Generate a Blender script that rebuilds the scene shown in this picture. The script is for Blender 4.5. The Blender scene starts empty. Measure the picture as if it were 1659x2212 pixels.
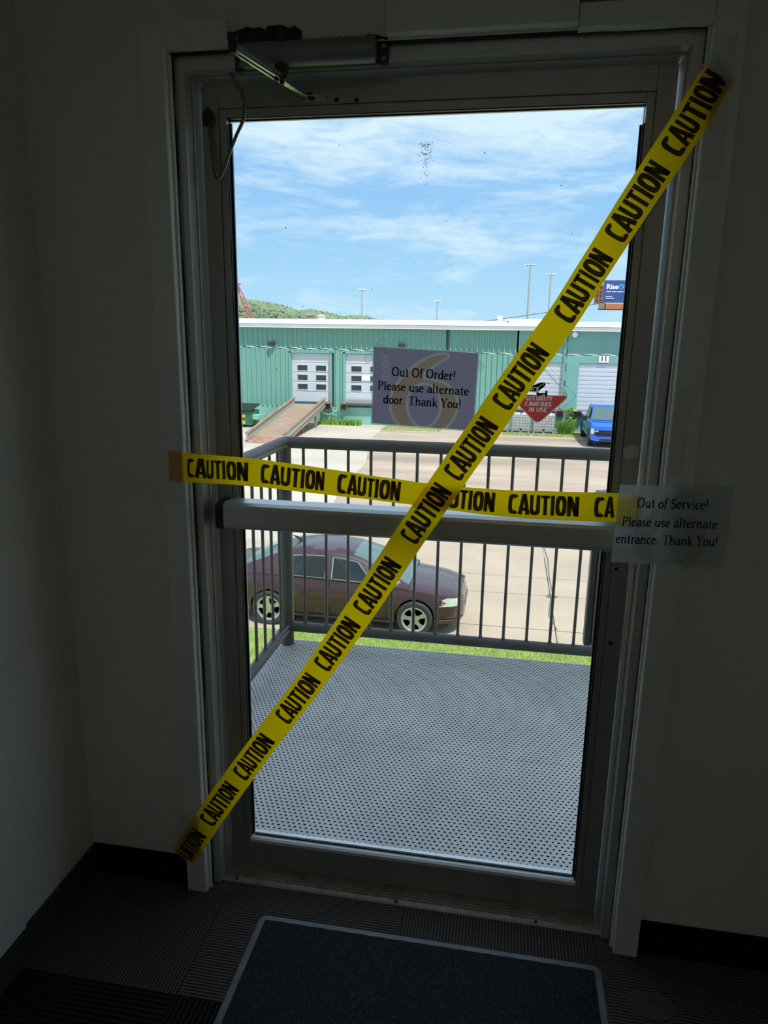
import bpy, bmesh, math, random
import numpy as np
from mathutils import Vector, Matrix
R_=random.Random(7)
S=bpy.context.scene; COL=S.collection; pi=math.pi
# ---------------- camera ----------------
camd=bpy.data.cameras.new('camera'); cam=bpy.data.objects.new('camera',camd); COL.objects.link(cam); S.camera=cam
camd.sensor_fit='HORIZONTAL'; camd.sensor_width=36; camd.lens=1533/1659*36; camd.clip_end=2000; camd.clip_start=.02
pt,yw,rl=-0.23779465,-0.16935074,0.01493432
fw=Vector((math.sin(yw)*math.cos(pt),math.cos(yw)*math.cos(pt),math.sin(pt))); rt=Vector((math.cos(yw),-math.sin(yw),0)); up=rt.cross(fw)
c,s=math.cos(rl),math.sin(rl); rt,up=c*rt+s*up,-s*rt+c*up
cam.matrix_world=Matrix(((rt.x,up.x,-fw.x,0.21099987),(rt.y,up.y,-fw.y,-1.72449635),(rt.z,up.z,-fw.z,1.52484054),(0,0,0,1)))
# ---------------- world, sun, exposure ----------------
W=bpy.data.worlds.new('sky'); S.world=W; W.use_nodes=True; nt=W.node_tree; nt.nodes.clear()
def N(nt,t,**k):
    n=nt.nodes.new(t)
    for a,b in k.items():
        if a=='inp':
            for i,v in b.items(): n.inputs[i].default_value=v
        else: setattr(n,a,b)
    return n
def ramp(nt,pts,interp='LINEAR'):
    r=N(nt,'ShaderNodeValToRGB'); r.color_ramp.interpolation=interp; e=r.color_ramp.elements
    while len(e)<len(pts): e.new(.5)
    for q,(p,c) in zip(e,pts): q.position=p; q.color=(*c,1) if len(c)==3 else c
    return r
def world():
    L=nt.links.new
    tc=N(nt,'ShaderNodeTexCoord'); sep=N(nt,'ShaderNodeSeparateXYZ'); L(tc.outputs['Generated'],sep.inputs[0])
    base=ramp(nt,[(0,(.50,.74,.90)),(.06,(.41,.68,.905)),(.16,(.31,.57,.885)),(.35,(.25,.48,.86)),(1,(.16,.33,.72))]); L(sep.outputs[2],base.inputs[0])
    az=N(nt,'ShaderNodeMath',operation='ARCTAN2'); L(sep.outputs[0],az.inputs[0]); L(sep.outputs[1],az.inputs[1])
    com=N(nt,'ShaderNodeCombineXYZ'); L(az.outputs[0],com.inputs[0]); L(sep.outputs[2],com.inputs[1])
    mp=N(nt,'ShaderNodeMapping'); mp.inputs['Rotation'].default_value=(0,0,.09); mp.inputs['Scale'].default_value=(4.2,19,1); mp.inputs['Location'].default_value=(3.6,1.35,0); L(com.outputs[0],mp.inputs[0])
    n1=N(nt,'ShaderNodeTexNoise',inp={'Scale':1.15,'Detail':9,'Roughness':.6,'Distortion':.7}); L(mp.outputs[0],n1.inputs['Vector'])
    mp2=N(nt,'ShaderNodeMapping'); mp2.inputs['Rotation'].default_value=(0,0,-.12); mp2.inputs['Scale'].default_value=(14,60,1); L(com.outputs[0],mp2.inputs[0])
    n2=N(nt,'ShaderNodeTexNoise',inp={'Scale':1.3,'Detail':6,'Roughness':.65,'Distortion':1.2}); L(mp2.outputs[0],n2.inputs['Vector'])
    mx=N(nt,'ShaderNodeMath',operation='MULTIPLY_ADD'); L(n2.outputs[0],mx.inputs[0]); mx.inputs[1].default_value=.32; L(n1.outputs[0],mx.inputs[2])
    cov=ramp(nt,[(0,(-0,)*3),(.05,(.03,)*3),(.10,(.11,)*3),(.13,(.17,)*3),(.165,(.05,)*3),(.20,(.12,)*3),(.235,(.34,)*3),(.30,(.36,)*3),(.6,(.34,)*3),(1,(.32,)*3)]); L(sep.outputs[2],cov.inputs[0])
    ad=N(nt,'ShaderNodeMath',operation='MULTIPLY_ADD'); L(cov.outputs[0],ad.inputs[0]); ad.inputs[1].default_value=.75; L(mx.outputs[0],ad.inputs[2])
    cr=ramp(nt,[(.70,(0,0,0)),(.98,(.85,)*3)]); L(ad.outputs[0],cr.inputs[0])
    m=N(nt,'ShaderNodeMix',data_type='RGBA'); L(cr.outputs[0],m.inputs[0]); L(base.outputs[0],m.inputs[6]); m.inputs[7].default_value=(.74,.88,.95,1)
    bg=N(nt,'ShaderNodeBackground'); bg.inputs[1].default_value=.85; L(m.outputs[2],bg.inputs[0])
    o=N(nt,'ShaderNodeOutputWorld'); L(bg.outputs[0],o.inputs[0])
world()
sd=bpy.data.lights.new('sun','SUN'); sd.energy=3.5; sd.angle=.02; sd.color=(1,.95,.87); sun=bpy.data.objects.new('sun',sd); COL.objects.link(sun)
sun.rotation_euler=Vector((.30,-.34,.9)).to_track_quat('Z','Y').to_euler(); sun.location=(0,-5,30)
vs=S.view_settings; S.display_settings.display_device='sRGB'; vs.view_transform='Standard'; vs.look='None'; vs.gamma=1; vs.use_curve_mapping=False; vs.exposure=0.40
S.cycles.max_bounces=14; S.cycles.diffuse_bounces=6; S.cycles.transparent_max_bounces=24; S.cycles.transmission_bounces=10

# ---------------- materials ----------------
def mat(name,col,rough=.6,metal=0,noise=None,bump=None,spec=.5,trans=0,coat=0,stretch=None):
    """noise=(scale,amount[,col2]); bump=(scale,strength,distance)"""
    m=bpy.data.materials.new(name); m.use_nodes=True; t=m.node_tree; b=t.nodes['Principled BSDF']; L=t.links.new
    b.inputs['Base Color'].default_value=(*col,1); b.inputs['Roughness'].default_value=rough; b.inputs['Metallic'].default_value=metal
    b.inputs['Specular IOR Level'].default_value=spec; b.inputs['Coat Weight'].default_value=coat; b.inputs['Coat Roughness'].default_value=.05
    tc=N(t,'ShaderNodeTexCoord'); src=tc.outputs['Object']
    if stretch: mp=N(t,'ShaderNodeMapping'); mp.inputs['Scale'].default_value=stretch; L(src,mp.inputs[0]); src=mp.outputs[0]
    if noise:
        n=N(t,'ShaderNodeTexNoise',inp={'Scale':noise[0],'Detail':6,'Roughness':.62}); L(src,n.inputs['Vector'])
        c2=noise[2] if len(noise)>2 else tuple(max(0,x*(1-noise[1])) for x in col)
        r=ramp(t,[(.33,c2),(.67,col if len(noise)>2 else tuple(min(1,x*(1+noise[1]*.6)) for x in col))]); L(n.outputs[0],r.inputs[0]); L(r.outputs[0],b.inputs['Base Color'])
    if bump:
        n=N(t,'ShaderNodeTexNoise',inp={'Scale':bump[0],'Detail':5}); L(src,n.inputs['Vector'])
        bp=N(t,'ShaderNodeBump',inp={'Strength':bump[1],'Distance':bump[2]}); L(n.outputs[0],bp.inputs['Height']); L(bp.outputs[0],b.inputs['Normal'])
    return m
def glassmat(name,tint=(1,1,1),gloss=.05,rough=.0):
    m=bpy.data.materials.new(name); m.use_nodes=True; t=m.node_tree; t.nodes.clear(); L=t.links.new
    tr=N(t,'ShaderNodeBsdfTransparent',inp={0:(*tint,1)}); g=N(t,'ShaderNodeBsdfGlossy',inp={'Roughness':rough})
    fr=N(t,'ShaderNodeFresnel',inp={0:1.35}); mx=N(t,'ShaderNodeMixShader'); mu=N(t,'ShaderNodeMath',operation='MULTIPLY'); L(fr.outputs[0],mu.inputs[0]); mu.inputs[1].default_value=gloss*10
    L(mu.outputs[0],mx.inputs[0]); L(tr.outputs[0],mx.inputs[1]); L(g.outputs[0],mx.inputs[2]); o=N(t,'ShaderNodeOutputMaterial'); L(mx.outputs[0],o.inputs[0]); return m
def thin(name,col,tcol=None,tr=.5,clear=0,gl=.04,attr=None,rough=.35,dust=None):
    """thin sheet: diffuse + translucent (+ see-through) + weak gloss"""
    m=bpy.data.materials.new(name); m.use_nodes=True; t=m.node_tree; t.nodes.clear(); L=t.links.new
    d=N(t,'ShaderNodeBsdfDiffuse',inp={0:(*col,1)}); tl=N(t,'ShaderNodeBsdfTranslucent',inp={0:(*(tcol or col),1)})
    if attr: a=N(t,'ShaderNodeAttribute',attribute_name=attr); L(a.outputs[0],d.inputs[0]); L(a.outputs[0],tl.inputs[0])
    mx=N(t,'ShaderNodeMixShader',inp={0:tr}); L(d.outputs[0],mx.inputs[1]); L(tl.outputs[0],mx.inputs[2]); out=mx
    if clear:
        tp=N(t,'ShaderNodeBsdfTransparent'); m2=N(t,'ShaderNodeMixShader',inp={0:clear}); L(out.outputs[0],m2.inputs[1]); L(tp.outputs[0],m2.inputs[2]); out=m2
    g=N(t,'ShaderNodeBsdfGlossy',inp={'Roughness':rough}); m3=N(t,'ShaderNodeMixShader',inp={0:gl}); L(out.outputs[0],m3.inputs[1]); L(g.outputs[0],m3.inputs[2])
    o=N(t,'ShaderNodeOutputMaterial'); L(m3.outputs[0],o.inputs[0]); return m
def carpet(name,c1,c2,axis,pitch):
    m=bpy.data.materials.new(name); m.use_nodes=True; t=m.node_tree; b=t.nodes['Principled BSDF']; L=t.links.new
    b.inputs['Roughness'].default_value=.95; b.inputs['Specular IOR Level'].default_value=.1
    tc=N(t,'ShaderNodeTexCoord')
    nz=N(t,'ShaderNodeTexNoise',inp={'Scale':60,'Detail':3}); L(tc.outputs['Object'],nz.inputs[0])
    dv=N(t,'ShaderNodeVectorMath',operation='MULTIPLY_ADD'); L(nz.outputs[1],dv.inputs[0]); dv.inputs[1].default_value=(.003,)*3; L(tc.outputs['Object'],dv.inputs[2])
    wv=N(t,'ShaderNodeTexWave',wave_type='BANDS',bands_direction='XYZ'[axis],inp={'Scale':2*pi/(20*pitch)}); L(dv.outputs[0],wv.inputs[0])
    mp=N(t,'ShaderNodeMapping'); sc=[420,420,420]; sc[axis]=180; mp.inputs['Scale'].default_value=sc; L(tc.outputs['Object'],mp.inputs[0])
    n2=N(t,'ShaderNodeTexNoise',inp={'Scale':.55,'Detail':3,'Roughness':.7}); L(mp.outputs[0],n2.inputs[0])
    ml=N(t,'ShaderNodeMath',operation='MULTIPLY'); L(wv.outputs[1],ml.inputs[0]); L(n2.outputs[0],ml.inputs[1])
    r=ramp(t,[(.1,c1),(.55,c2)]); L(ml.outputs[0],r.inputs[0]); L(r.outputs[0],b.inputs['Base Color'])
    bp=N(t,'ShaderNodeBump',inp={'Strength':1,'Distance':.004}); L(ml.outputs[0],bp.inputs['Height']); L(bp.outputs[0],b.inputs['Normal']); return m
M={}
M['wall']=mat('wall_paint',(.78,.78,.74),.75,noise=(2.2,.06),bump=(70,.55,.004))
M['casing']=mat('casing_paint',(.80,.82,.80),.34,noise=(9,.08),bump=(30,.2,.002),stretch=(1,1,.25),spec=.9,coat=.3)
M['frame']=mat('frame_paint',(.66,.66,.64),.40,metal=.6,noise=(5,.1),bump=(120,.12,.001),stretch=(1,1,.3))
M['alu']=mat('door_aluminium',(.50,.50,.48),.36,metal=.6,noise=(8,.12),stretch=(1,1,.1))
M['bar']=mat('bar_aluminium',(.78,.79,.79),.34,metal=.6,noise=(14,.06),stretch=(.1,1,1))
M['stop']=mat('skylit_stop_aluminium',(.90,.91,.91),.35,metal=.1,noise=(30,.1))  # paler copy of the door aluminium, skylight on the stops put into the colour
M['chrome']=mat('arm_steel',(.75,.73,.68),.22,metal=1,noise=(30,.15))
M['closer']=mat('closer_body',(.30,.30,.31),.4,metal=.4)
M['dark']=mat('dark_metal',(.05,.05,.055),.5,metal=.3)
M['black']=mat('black_plastic',(.015,.015,.017),.45)
M['rubber']=mat('black_rubber',(.012,.012,.014),.4)
M['grubber']=mat('mat_border_rubber',(.24,.25,.28),.5,noise=(12,.2))
M['plaster']=mat('broken_plaster',(.05,.045,.04),.95,noise=(60,.7),bump=(90,.8,.006))
M['glass']=glassmat('pane_glass',(.97,.99,.985),.05)
M['thr']=mat('threshold_metal',(.42,.40,.34),.42,metal=.5,noise=(25,.3))
M['tape']=thin('caution_tape_film',(1.0,.68,.0),(1.0,.68,.0),.84,gl=.03,rough=.3)
M['ink']=thin('caution_ink',(.020,.015,.002),(.07,.05,.0),.5,gl=.03)
M['clear']=thin('clear_adhesive_tape',(.75,.72,.62),(.8,.78,.7),.5,clear=.86,gl=.06,rough=.25)
M['lam']=thin('laminate_edge',(.55,.75,.72),(.6,.85,.8),.5,clear=.35,gl=.08)
M['print']=thin('printed_paper',(.5,.5,.5),tr=.42,attr='Col',gl=.02)
M['print2']=thin('printed_paper_indoor',(.5,.5,.5),tr=.45,attr='Col',gl=.04,clear=.20)
M['navy']=mat('navy_ink',(.008,.008,.03),.6)
M['navy2']=mat('blue_ink',(.012,.03,.075),.6)
M['redst']=thin('red_sticker',(.62,.045,.04),(.75,.08,.07),.45)
M['whitest']=thin('white_sticker',(.75,.75,.75),(.8,.8,.8),.45)
M['blackst']=mat('black_sticker',(.015,.016,.018),.5)
M['pile']=mat('mat_pile',(.02,.023,.032),.98,noise=(380,.9,(.07,.078,.09)),bump=(420,1,.006),spec=.1)
M['hair']=mat('mat_fibre',(.20,.205,.21),.9)
M['deck']=mat('galvanised_deck',(.62,.61,.60),.5,metal=.05,noise=(3.2,.28,(.50,.46,.47)),spec=.5)
M['deckhole']=mat('deck_hole_shade',(.03,.03,.035),.8)  # dark colour standing for the shade inside the plate holes
M['rail']=mat('railing_paint',(.082,.076,.070),.36,noise=(8,.25),bump=(60,.25,.002))
M['conc']=mat('concrete',(.47,.385,.30),.9,noise=(.55,.14),bump=(25,.3,.01))
M['pale']=mat('pale_concrete',(.53,.47,.40),.9,noise=(.5,.15),stretch=(.6,1,1))
M['lot']=mat('lot_asphalt',(.45,.355,.285),.95,noise=(.45,.30),stretch=(.25,1.3,1))
M['gravel']=mat('gravel',(.36,.31,.25),.95,noise=(.8,.3),stretch=(.25,1.3,1))
M['joint']=mat('joint_tar',(.13,.12,.11),.9)
M['lawn']=mat('lawn_soil',(.26,.38,.09),.95,noise=(2.5,.3))
M['blade']=mat('grass_blade',(.38,.55,.14),.8,noise=(1.2,.35,(.50,.54,.22)))
M['weed']=mat('weed_leaf',(.22,.42,.06),.8,noise=(2,.35))
M['teal']=mat('teal_siding',(.20,.43,.365),.7,noise=(.6,.10),stretch=(1,1,.3))
M['tealblk']=mat('teal_painted_block',(.20,.43,.385),.75,noise=(.5,.10))
M['tealbase']=mat('teal_foundation',(.25,.53,.45),.8,noise=(.7,.16))
M['white']=mat('white_fascia',(.92,.92,.90),.6,noise=(1.5,.04))
M['odoor']=mat('overhead_door_paint',(.60,.64,.70),.55,noise=(.9,.05))
M['win']=mat('dark_window',(.04,.05,.05),.12,noise=(1.5,.5))
M['rust']=mat('rusty_steel',(.30,.21,.15),.9,noise=(1.6,.35,(.36,.29,.22)))
M['rustr']=mat('rust_orange',(.38,.21,.15),.85,noise=(4,.4))
M['rampblue']=mat('weathered_blue_steel',(.33,.48,.50),.8,noise=(2.2,.3,(.42,.38,.28)))
M['dump']=mat('green_dumpster_paint',(.03,.16,.10),.6,noise=(3,.3))
M['yellow']=mat('yellow_decal',(.75,.45,.03),.6)
M['tote']=mat('tote_plastic',(.72,.72,.69),.5,noise=(3,.12))
M['cage']=mat('galvanised_cage',(.42,.43,.43),.45,metal=.5)
M['maroon']=mat('maroon_car_paint',(.050,.019,.027),.32,metal=.15,coat=.8,spec=.7,noise=(1.2,.1))
M['carglass']=mat('car_window_glass',(.012,.018,.02),.04,spec=.8)
M['scglass']=mat('windscreen_glass',(.10,.16,.16),.06,spec=.8)
M['chromec']=mat('bright_trim',(.6,.6,.6),.15,metal=1)
M['wheel']=mat('alloy_wheel',(.55,.55,.53),.3,metal=.7)
M['tyre']=mat('tyre_rubber',(.04,.04,.042),.8)
M['lamp']=mat('headlamp_lens',(.75,.77,.75),.12,coat=1,metal=.3)
M['amber']=mat('amber_lens',(.6,.2,.06),.2)
M['blue']=mat('blue_truck_paint',(.008,.16,.80),.25,metal=.2,coat=1)
M['forest']=mat('hazed_forest_leaf',(.17,.24,.13),.95,noise=(.12,.4,(.24,.30,.19)))  # distance haze put into the colour as a paler green
M['conif']=mat('conifer_leaf',(.10,.16,.10),.95,noise=(.3,.3))
M['hillm']=mat('hill_ground',(.16,.22,.12),.95,noise=(.05,.3))
M['mast']=mat('mast_steel',(.36,.43,.45),.6)
M['crane']=mat('red_crane_paint',(.55,.14,.13),.6)
M['bblue']=mat('billboard_blue',(.045,.085,.33),.6)
M['borange']=mat('billboard_orange',(.62,.20,.08),.6)
M['bred']=mat('billboard_red_frame',(.45,.12,.08),.7)
M['bcyan']=mat('billboard_cyan',(.06,.42,.75),.6)
M['bwhite']=mat('billboard_white',(.8,.82,.85),.6)
M['cabw']=mat('white_cable_jacket',(.72,.74,.70),.5)
M['cabd']=mat('dark_cable_jacket',(.03,.06,.06),.6)
M['ext']=mat('outer_wall_render',(.42,.40,.37),.9,noise=(2,.1))
M['ceil']=mat('ceiling_paint',(.55,.55,.53),.8,noise=(3,.05))
M['stain']=mat('carpet_stain',(.11,.095,.075),.95,noise=(60,.4),bump=(300,.6,.003))
M['tarnish']=mat('dead_bug_specks',(.03,.03,.03),.8)
M['speck']=mat('pale_specks',(.7,.75,.75),.7)

# ---------------- mesh helpers ----------------
def link(name,me,parent=None,mt=None):
    o=bpy.data.objects.new(name,me); COL.objects.link(o)
    if parent: o.parent=parent
    if mt is not None and me is not None and not me.materials:
        for x in (mt if isinstance(mt,(list,tuple)) else [mt]): me.materials.append(M[x] if isinstance(x,str) else x)
    return o
def tag(o,label=None,cat=None,group=None,kind=None):
    if label: o['label']=label
    if cat: o['category']=cat
    if group: o['group']=group
    if kind: o['kind']=kind
    return o
def empty(name,loc,label,cat,group=None):
    o=bpy.data.objects.new(name,None); COL.objects.link(o); o.location=loc; o.empty_display_size=.1; return tag(o,label,cat,group)
class B:
    """mesh builder in world coordinates; build() re-bases onto the parent's location"""
    def __init__(s): s.v=[]; s.f=[]; s.m=[]
    def add(s,vs,fs,mi=0):
        k=len(s.v); s.v+= [tuple(v) for v in vs]; s.f+=[tuple(i+k for i in f) for f in fs]; s.m+=[mi]*len(fs); return s
    def box(s,x0,x1,y0,y1,z0,z1,mi=0,T=None):
        vs=[(x,y,z) for x in(x0,x1) for y in(y0,y1) for z in(z0,z1)]
        if T: vs=[T@Vector(v) for v in vs]
        return s.add(vs,[(0,1,3,2),(4,6,7,5),(0,4,5,1),(2,3,7,6),(0,2,6,4),(1,5,7,3)],mi)
    def tube(s,pts,r,n=10,mi=0,cap=True,closed=False):
        pts=[Vector(p) for p in pts]; rings=[]; rr=r if isinstance(r,(list,tuple)) else [r]*len(pts); ref=None
        for i,p in enumerate(pts):
            if closed: t=(pts[(i+1)%len(pts)]-pts[i-1])
            else: t=pts[min(i+1,len(pts)-1)]-pts[max(i-1,0)]
            t.normalize()
            if ref is None: ref=Vector((0,0,1)) if abs(t.z)<.9 else Vector((1,0,0))
            a=(ref-t*ref.dot(t)).normalized(); ref=a; b=t.cross(a)
            rings.append([p+(a*math.cos(2*pi*j/n)+b*math.sin(2*pi*j/n))*rr[i] for j in range(n)])
        vs=[v for g in rings for v in g]; fs=[]; m=len(rings)
        for i in range(m if closed else m-1):
            k=(i+1)%m
            for j in range(n): fs.append((i*n+j,i*n+(j+1)%n,k*n+(j+1)%n,k*n+j))
        if cap and not closed: fs+=[tuple(reversed(range(n))),tuple((m-1)*n+j for j in range(n))]
        return s.add(vs,fs,mi)
    def loft(s,rings,mi=0,caps=True,close=False,mfun=None):
        n=len(rings[0]); k=len(s.v); s.v+=[tuple(v) for g in rings for v in g]
        for i in range(len(rings)-1):
            for j in range(n if close else n-1):
                s.f.append((k+i*n+j,k+i*n+(j+1)%n,k+(i+1)*n+(j+1)%n,k+(i+1)*n+j)); s.m.append(mfun(i,j) if mfun else mi)
        if caps:
            s.f.append(tuple(k+j for j in range(n))); s.m.append(mi); s.f.append(tuple(k+(len(rings)-1)*n+j for j in reversed(range(n)))); s.m.append(mi)
        return s
    def poly(s,pts,d=(0,0,0),mi=0):
        """flat polygon, extruded by d"""
        pts=[Vector(p) for p in pts]; n=len(pts); d=Vector(d)
        if d.length==0: return s.add(pts,[tuple(range(n))],mi)
        return s.add(pts+[p+d for p in pts],[tuple(range(n)),tuple(reversed(range(n,2*n)))]+[(i,i+n,(i+1)%n+n,(i+1)%n) for i in range(n)],mi)
    def build(s,name,mt,parent=None,smooth=False,bevel=0,fix=True,seg=2):
        off=parent.matrix_basis.translation.copy() if parent else Vector((0,0,0))
        p=parent.parent if parent else None
        while p: off+=p.matrix_basis.translation; p=p.parent
        me=bpy.data.meshes.new(name)
        me.from_pydata([(x-off.x,y-off.y,z-off.z) for x,y,z in s.v],[],s.f)
        for x in (mt if isinstance(mt,(list,tuple)) else [mt]): me.materials.append(M[x])
        if any(s.m): me.polygons.foreach_set('material_index',s.m)
        if fix or bevel:
            bm=bmesh.new(); bm.from_mesh(me)
            if fix: bmesh.ops.recalc_face_normals(bm,faces=bm.faces)
            if bevel:
                eds=[e for e in bm.edges if len(e.link_faces)==2 and e.calc_face_angle(0)>.6]
                bmesh.ops.bevel(bm,geom=eds,offset=bevel,segments=seg,profile=.5,affect='EDGES',clamp_overlap=True)
            bm.to_mesh(me); bm.free()
        if smooth:
            me.polygons.foreach_set('use_smooth',[True]*len(me.polygons))
            try: me.set_sharp_from_angle(angle=.7)
            except Exception: pass
        me.update(); return link(name,me,parent)
def box(name,mt,b,parent=None,bevel=0): return B().box(*b).build(name,mt,parent,bevel=bevel)
def struct(o): o['kind']='structure'; return o
def lathe(bl,c,axis,prof,n=24,mi=0):
    """prof: (distance along axis, radius)"""
    a=Vector(axis).normalized(); u=a.orthogonal().normalized(); w=a.cross(u); c=Vector(c)
    rings=[[c+a*d+(u*math.cos(2*pi*j/n)+w*math.sin(2*pi*j/n))*r for j in range(n)] for d,r in prof]
    return bl.loft(rings,mi,caps=True,close=True)
# ---- lettering: strokes laid out in a unit em box, thick/thin pen ----
def arc(cx,cy,rx,ry,a0,a1,n=14,e=1.0):
    o=[]
    for i in range(n+1):
        a=math.radians(a0+(a1-a0)*i/n); c_,s_=math.cos(a),math.sin(a)
        o.append((cx+rx*math.copysign(abs(c_)**e,c_),cy+ry*math.copysign(abs(s_)**e,s_)))
    return o
def sf(x,y,w=.11): return ('s',[(x-w,y),(x+w,y)])
def st(*p): return ('k',list(p))
x_=.64
SERIF={
'O':(.92,[('k',arc(.45,.5,.36,.46,0,360,28))]),
'u':(.70,[st((.15,x_),(.15,.24)),('k',arc(.32,.24,.17,.2,180,290)),('k',[(.36,.05),(.52,.2)]),st((.54,x_),(.54,.0)),sf(.10,x_-.02,.07),sf(.49,x_-.02,.06),sf(.60,.02,.07)]),
't':(.44,[st((.2,.84),(.2,.2)),('k',arc(.31,.2,.11,.16,180,300)),('s',[(.04,.61),(.38,.61)])]),
'f':(.40,[st((.18,0),(.18,.8)),('k',arc(.32,.8,.14,.15,180,40)),('s',[(.04,.61),(.36,.61)]),sf(.18,.02,.13)]),
'r':(.50,[st((.17,0),(.17,x_)),('k',[(.17,.42),(.27,.57),(.36,.60),(.44,.55)]),sf(.17,.02,.13),sf(.12,x_-.02,.07)]),
'd':(.68,[('k',arc(.31,.31,.22,.29,0,360,20)),st((.53,0),(.53,.97)),sf(.48,.95,.07),sf(.59,.02,.06)]),
'e':(.58,[('s',[(.1,.36),(.49,.36)]),('k',arc(.29,.31,.21,.29,8,320,20))]),
'!':(.32,[st((.15,.3),(.15,.98)),st((.15,0),(.15,.1))]),
'P':(.72,[st((.18,0),(.18,.97)),('k',[(.18,.94),(.36,.94)]+arc(.38,.71,.24,.23,90,-90)+[(.18,.48)]),sf(.18,.02,.15),sf(.12,.95,.08)]),
'l':(.34,[st((.17,0),(.17,.97)),sf(.17,.02,.14),sf(.11,.95,.07)]),
'a':(.60,[('k',arc(.29,.45,.18,.16,160,0)),st((.47,.45),(.47,.1)),('k',[(.47,.1),(.57,.03)]),('k',[(.47,.36)]+arc(.27,.18,.18,.16,90,270)+[(.36,.03),(.47,.14)])]),
's':(.50,[('k',arc(.25,.47,.15,.14,30,260,12)+arc(.25,.17,.17,.15,80,-150,12))]),
'n':(.72,[st((.16,0),(.16,x_)),('k',[(.16,.42)]+arc(.37,.42,.18,.2,150,0)),st((.55,.42),(.55,0)),sf(.16,.02,.12),sf(.55,.02,.12),sf(.11,x_-.02,.07)]),
'h':(.72,[st((.16,0),(.16,.97)),('k',[(.16,.42)]+arc(.37,.42,.18,.2,150,0)),st((.55,.42),(.55,0)),sf(.16,.02,.12),sf(.55,.02,.12),sf(.11,.95,.07)]),
'k':(.68,[st((.16,0),(.16,.97)),('s',[(.16,.28),(.5,.6)]),st((.28,.38),(.54,.02)),sf(.16,.02,.12),sf(.54,.02,.12),sf(.5,.62,.1),sf(.11,.95,.07)]),
'o':(.62,[('k',arc(.31,.31,.23,.29,0,360,20))]),
'.':(.30,[st((.14,0),(.14,.11))]),
'T':(.82,[st((.41,0),(.41,.95)),('s',[(.05,.95),(.77,.95)]),('s',[(.06,.95),(.06,.76)]),('s',[(.76,.95),(.76,.76)]),sf(.41,.02,.16)]),
'Y':(.80,[st((.10,.96),(.40,.45)),('s',[(.40,.45),(.70,.96)]),st((.40,.45),(.40,0)),sf(.12,.96,.13),sf(.69,.96,.12),sf(.40,.02,.15)]),
'S':(.66,[('k',arc(.33,.71,.21,.22,25,265,14)+arc(.33,.25,.23,.22,85,-155,14))]),
'v':(.62,[st((.10,.62),(.31,.02)),('s',[(.31,.02),(.52,.62)]),sf(.11,.62,.11),sf(.52,.62,.1)]),
'i':(.34,[st((.17,0),(.17,x_)),st((.17,.82),(.17,.93)),sf(.17,.02,.14),sf(.12,x_-.02,.07)]),
'c':(.56,[('k',arc(.30,.31,.21,.29,45,320,18))]),
' ':(.34,[])}
COND={
'C':(.53,[('k',arc(.27,.5,.18,.42,48,312,26,.75))]),
'A':(.52,[('k',[(.06,0),(.22,.96),(.30,.96),(.46,0)]),('k',[(.12,.27),(.40,.27)])]),
'U':(.55,[('k',[(.10,1),(.10,.3)]+arc(.27,.3,.17,.22,180,360,12)+[(.44,1)])]),
'T':(.46,[('k',[(.0,.92),(.46,.92)]),('k',[(.23,0),(.23,.98)])]),
'I':(.24,[('k',[(.12,0),(.12,1)])]),
'O':(.56,[('k',arc(.28,.5,.18,.42,0,360,32,.8))]),
'N':(.54,[('k',[(.09,0),(.09,1)]),('k',[(.09,.97),(.45,.03)]),('k',[(.45,0),(.45,1)])])}
COND.update({
'S':(.55,[('k',arc(.27,.72,.19,.21,30,270,14)+arc(.27,.28,.19,.21,90,-150,14))]),
'E':(.50,[('k',[(.10,0),(.10,1)]),('k',[(.10,.93),(.46,.93)]),('k',[(.10,.5),(.42,.5)]),('k',[(.10,.07),(.46,.07)])]),
'R':(.56,[('k',[(.10,0),(.10,1)]),('k',[(.10,.93),(.28,.93)]+arc(.28,.70,.17,.23,90,-90,10)+[(.10,.47)]),('k',[(.26,.47),(.47,0)])]),
'Y':(.50,[('k',[(.02,1),(.25,.48)]),('k',[(.48,1),(.25,.48)]),('k',[(.25,.5),(.25,0)])]),
'M':(.66,[('k',[(.09,0),(.09,1)]),('k',[(.09,.97),(.33,.2),(.57,.97)]),('k',[(.57,1),(.57,0)])]),
' ':(.26,[])})
def ribbon(pts,pen):
    out=[]; n=len(pts); nor=[]
    for i in range(n-1):
        dx,dy=pts[i+1][0]-pts[i][0],pts[i+1][1]-pts[i][1]; l=math.hypot(dx,dy) or 1e-6; nor.append((-dy/l,dx/l,pen(dx/l,dy/l)))
    closed=math.hypot(pts[0][0]-pts[-1][0],pts[0][1]-pts[-1][1])<1e-4
    for i in range(n):
        a=nor[i-1] if (i>0 or closed) else nor[0]
        b=nor[i] if i<n-1 else (nor[0] if closed else nor[-1])
        mx,my=a[0]+b[0],a[1]+b[1]; l=math.hypot(mx,my)
        if l<.5: mx,my=b[0],b[1]; l=1
        mx/=l; my/=l; k=1/max(.6,mx*b[0]+my*b[1]); w=(a[2]+b[2])/4*k
        out.append(((pts[i][0]+mx*w,pts[i][1]+my*w),(pts[i][0]-mx*w,pts[i][1]-my*w)))
    return [(out[i][0],out[i][1],out[i+1][1],out[i+1][0]) for i in range(n-1)]
def layout(text,font,thick,thinw,track=0,smin=None):
    """quads of a line of text, cap height 1, starting at x=0; returns quads, width"""
    x=0; qs=[]
    for ch in text:
        adv,strokes=font[ch]
        for k,p in strokes:
            pen=(lambda a,b: thick*abs(b)+thinw*abs(a)) if k=='k' else (lambda a,b: smin or thinw)
            qs+=[[(u+x,v) for u,v in q] for q in ribbon(p,pen)]
        x+=adv+track
    return qs,x-track
def put_text(bl,qs,f,mi=0):
    for q in qs: bl.add([f(u,v) for u,v in q],[(0,1,2,3)],mi)
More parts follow.
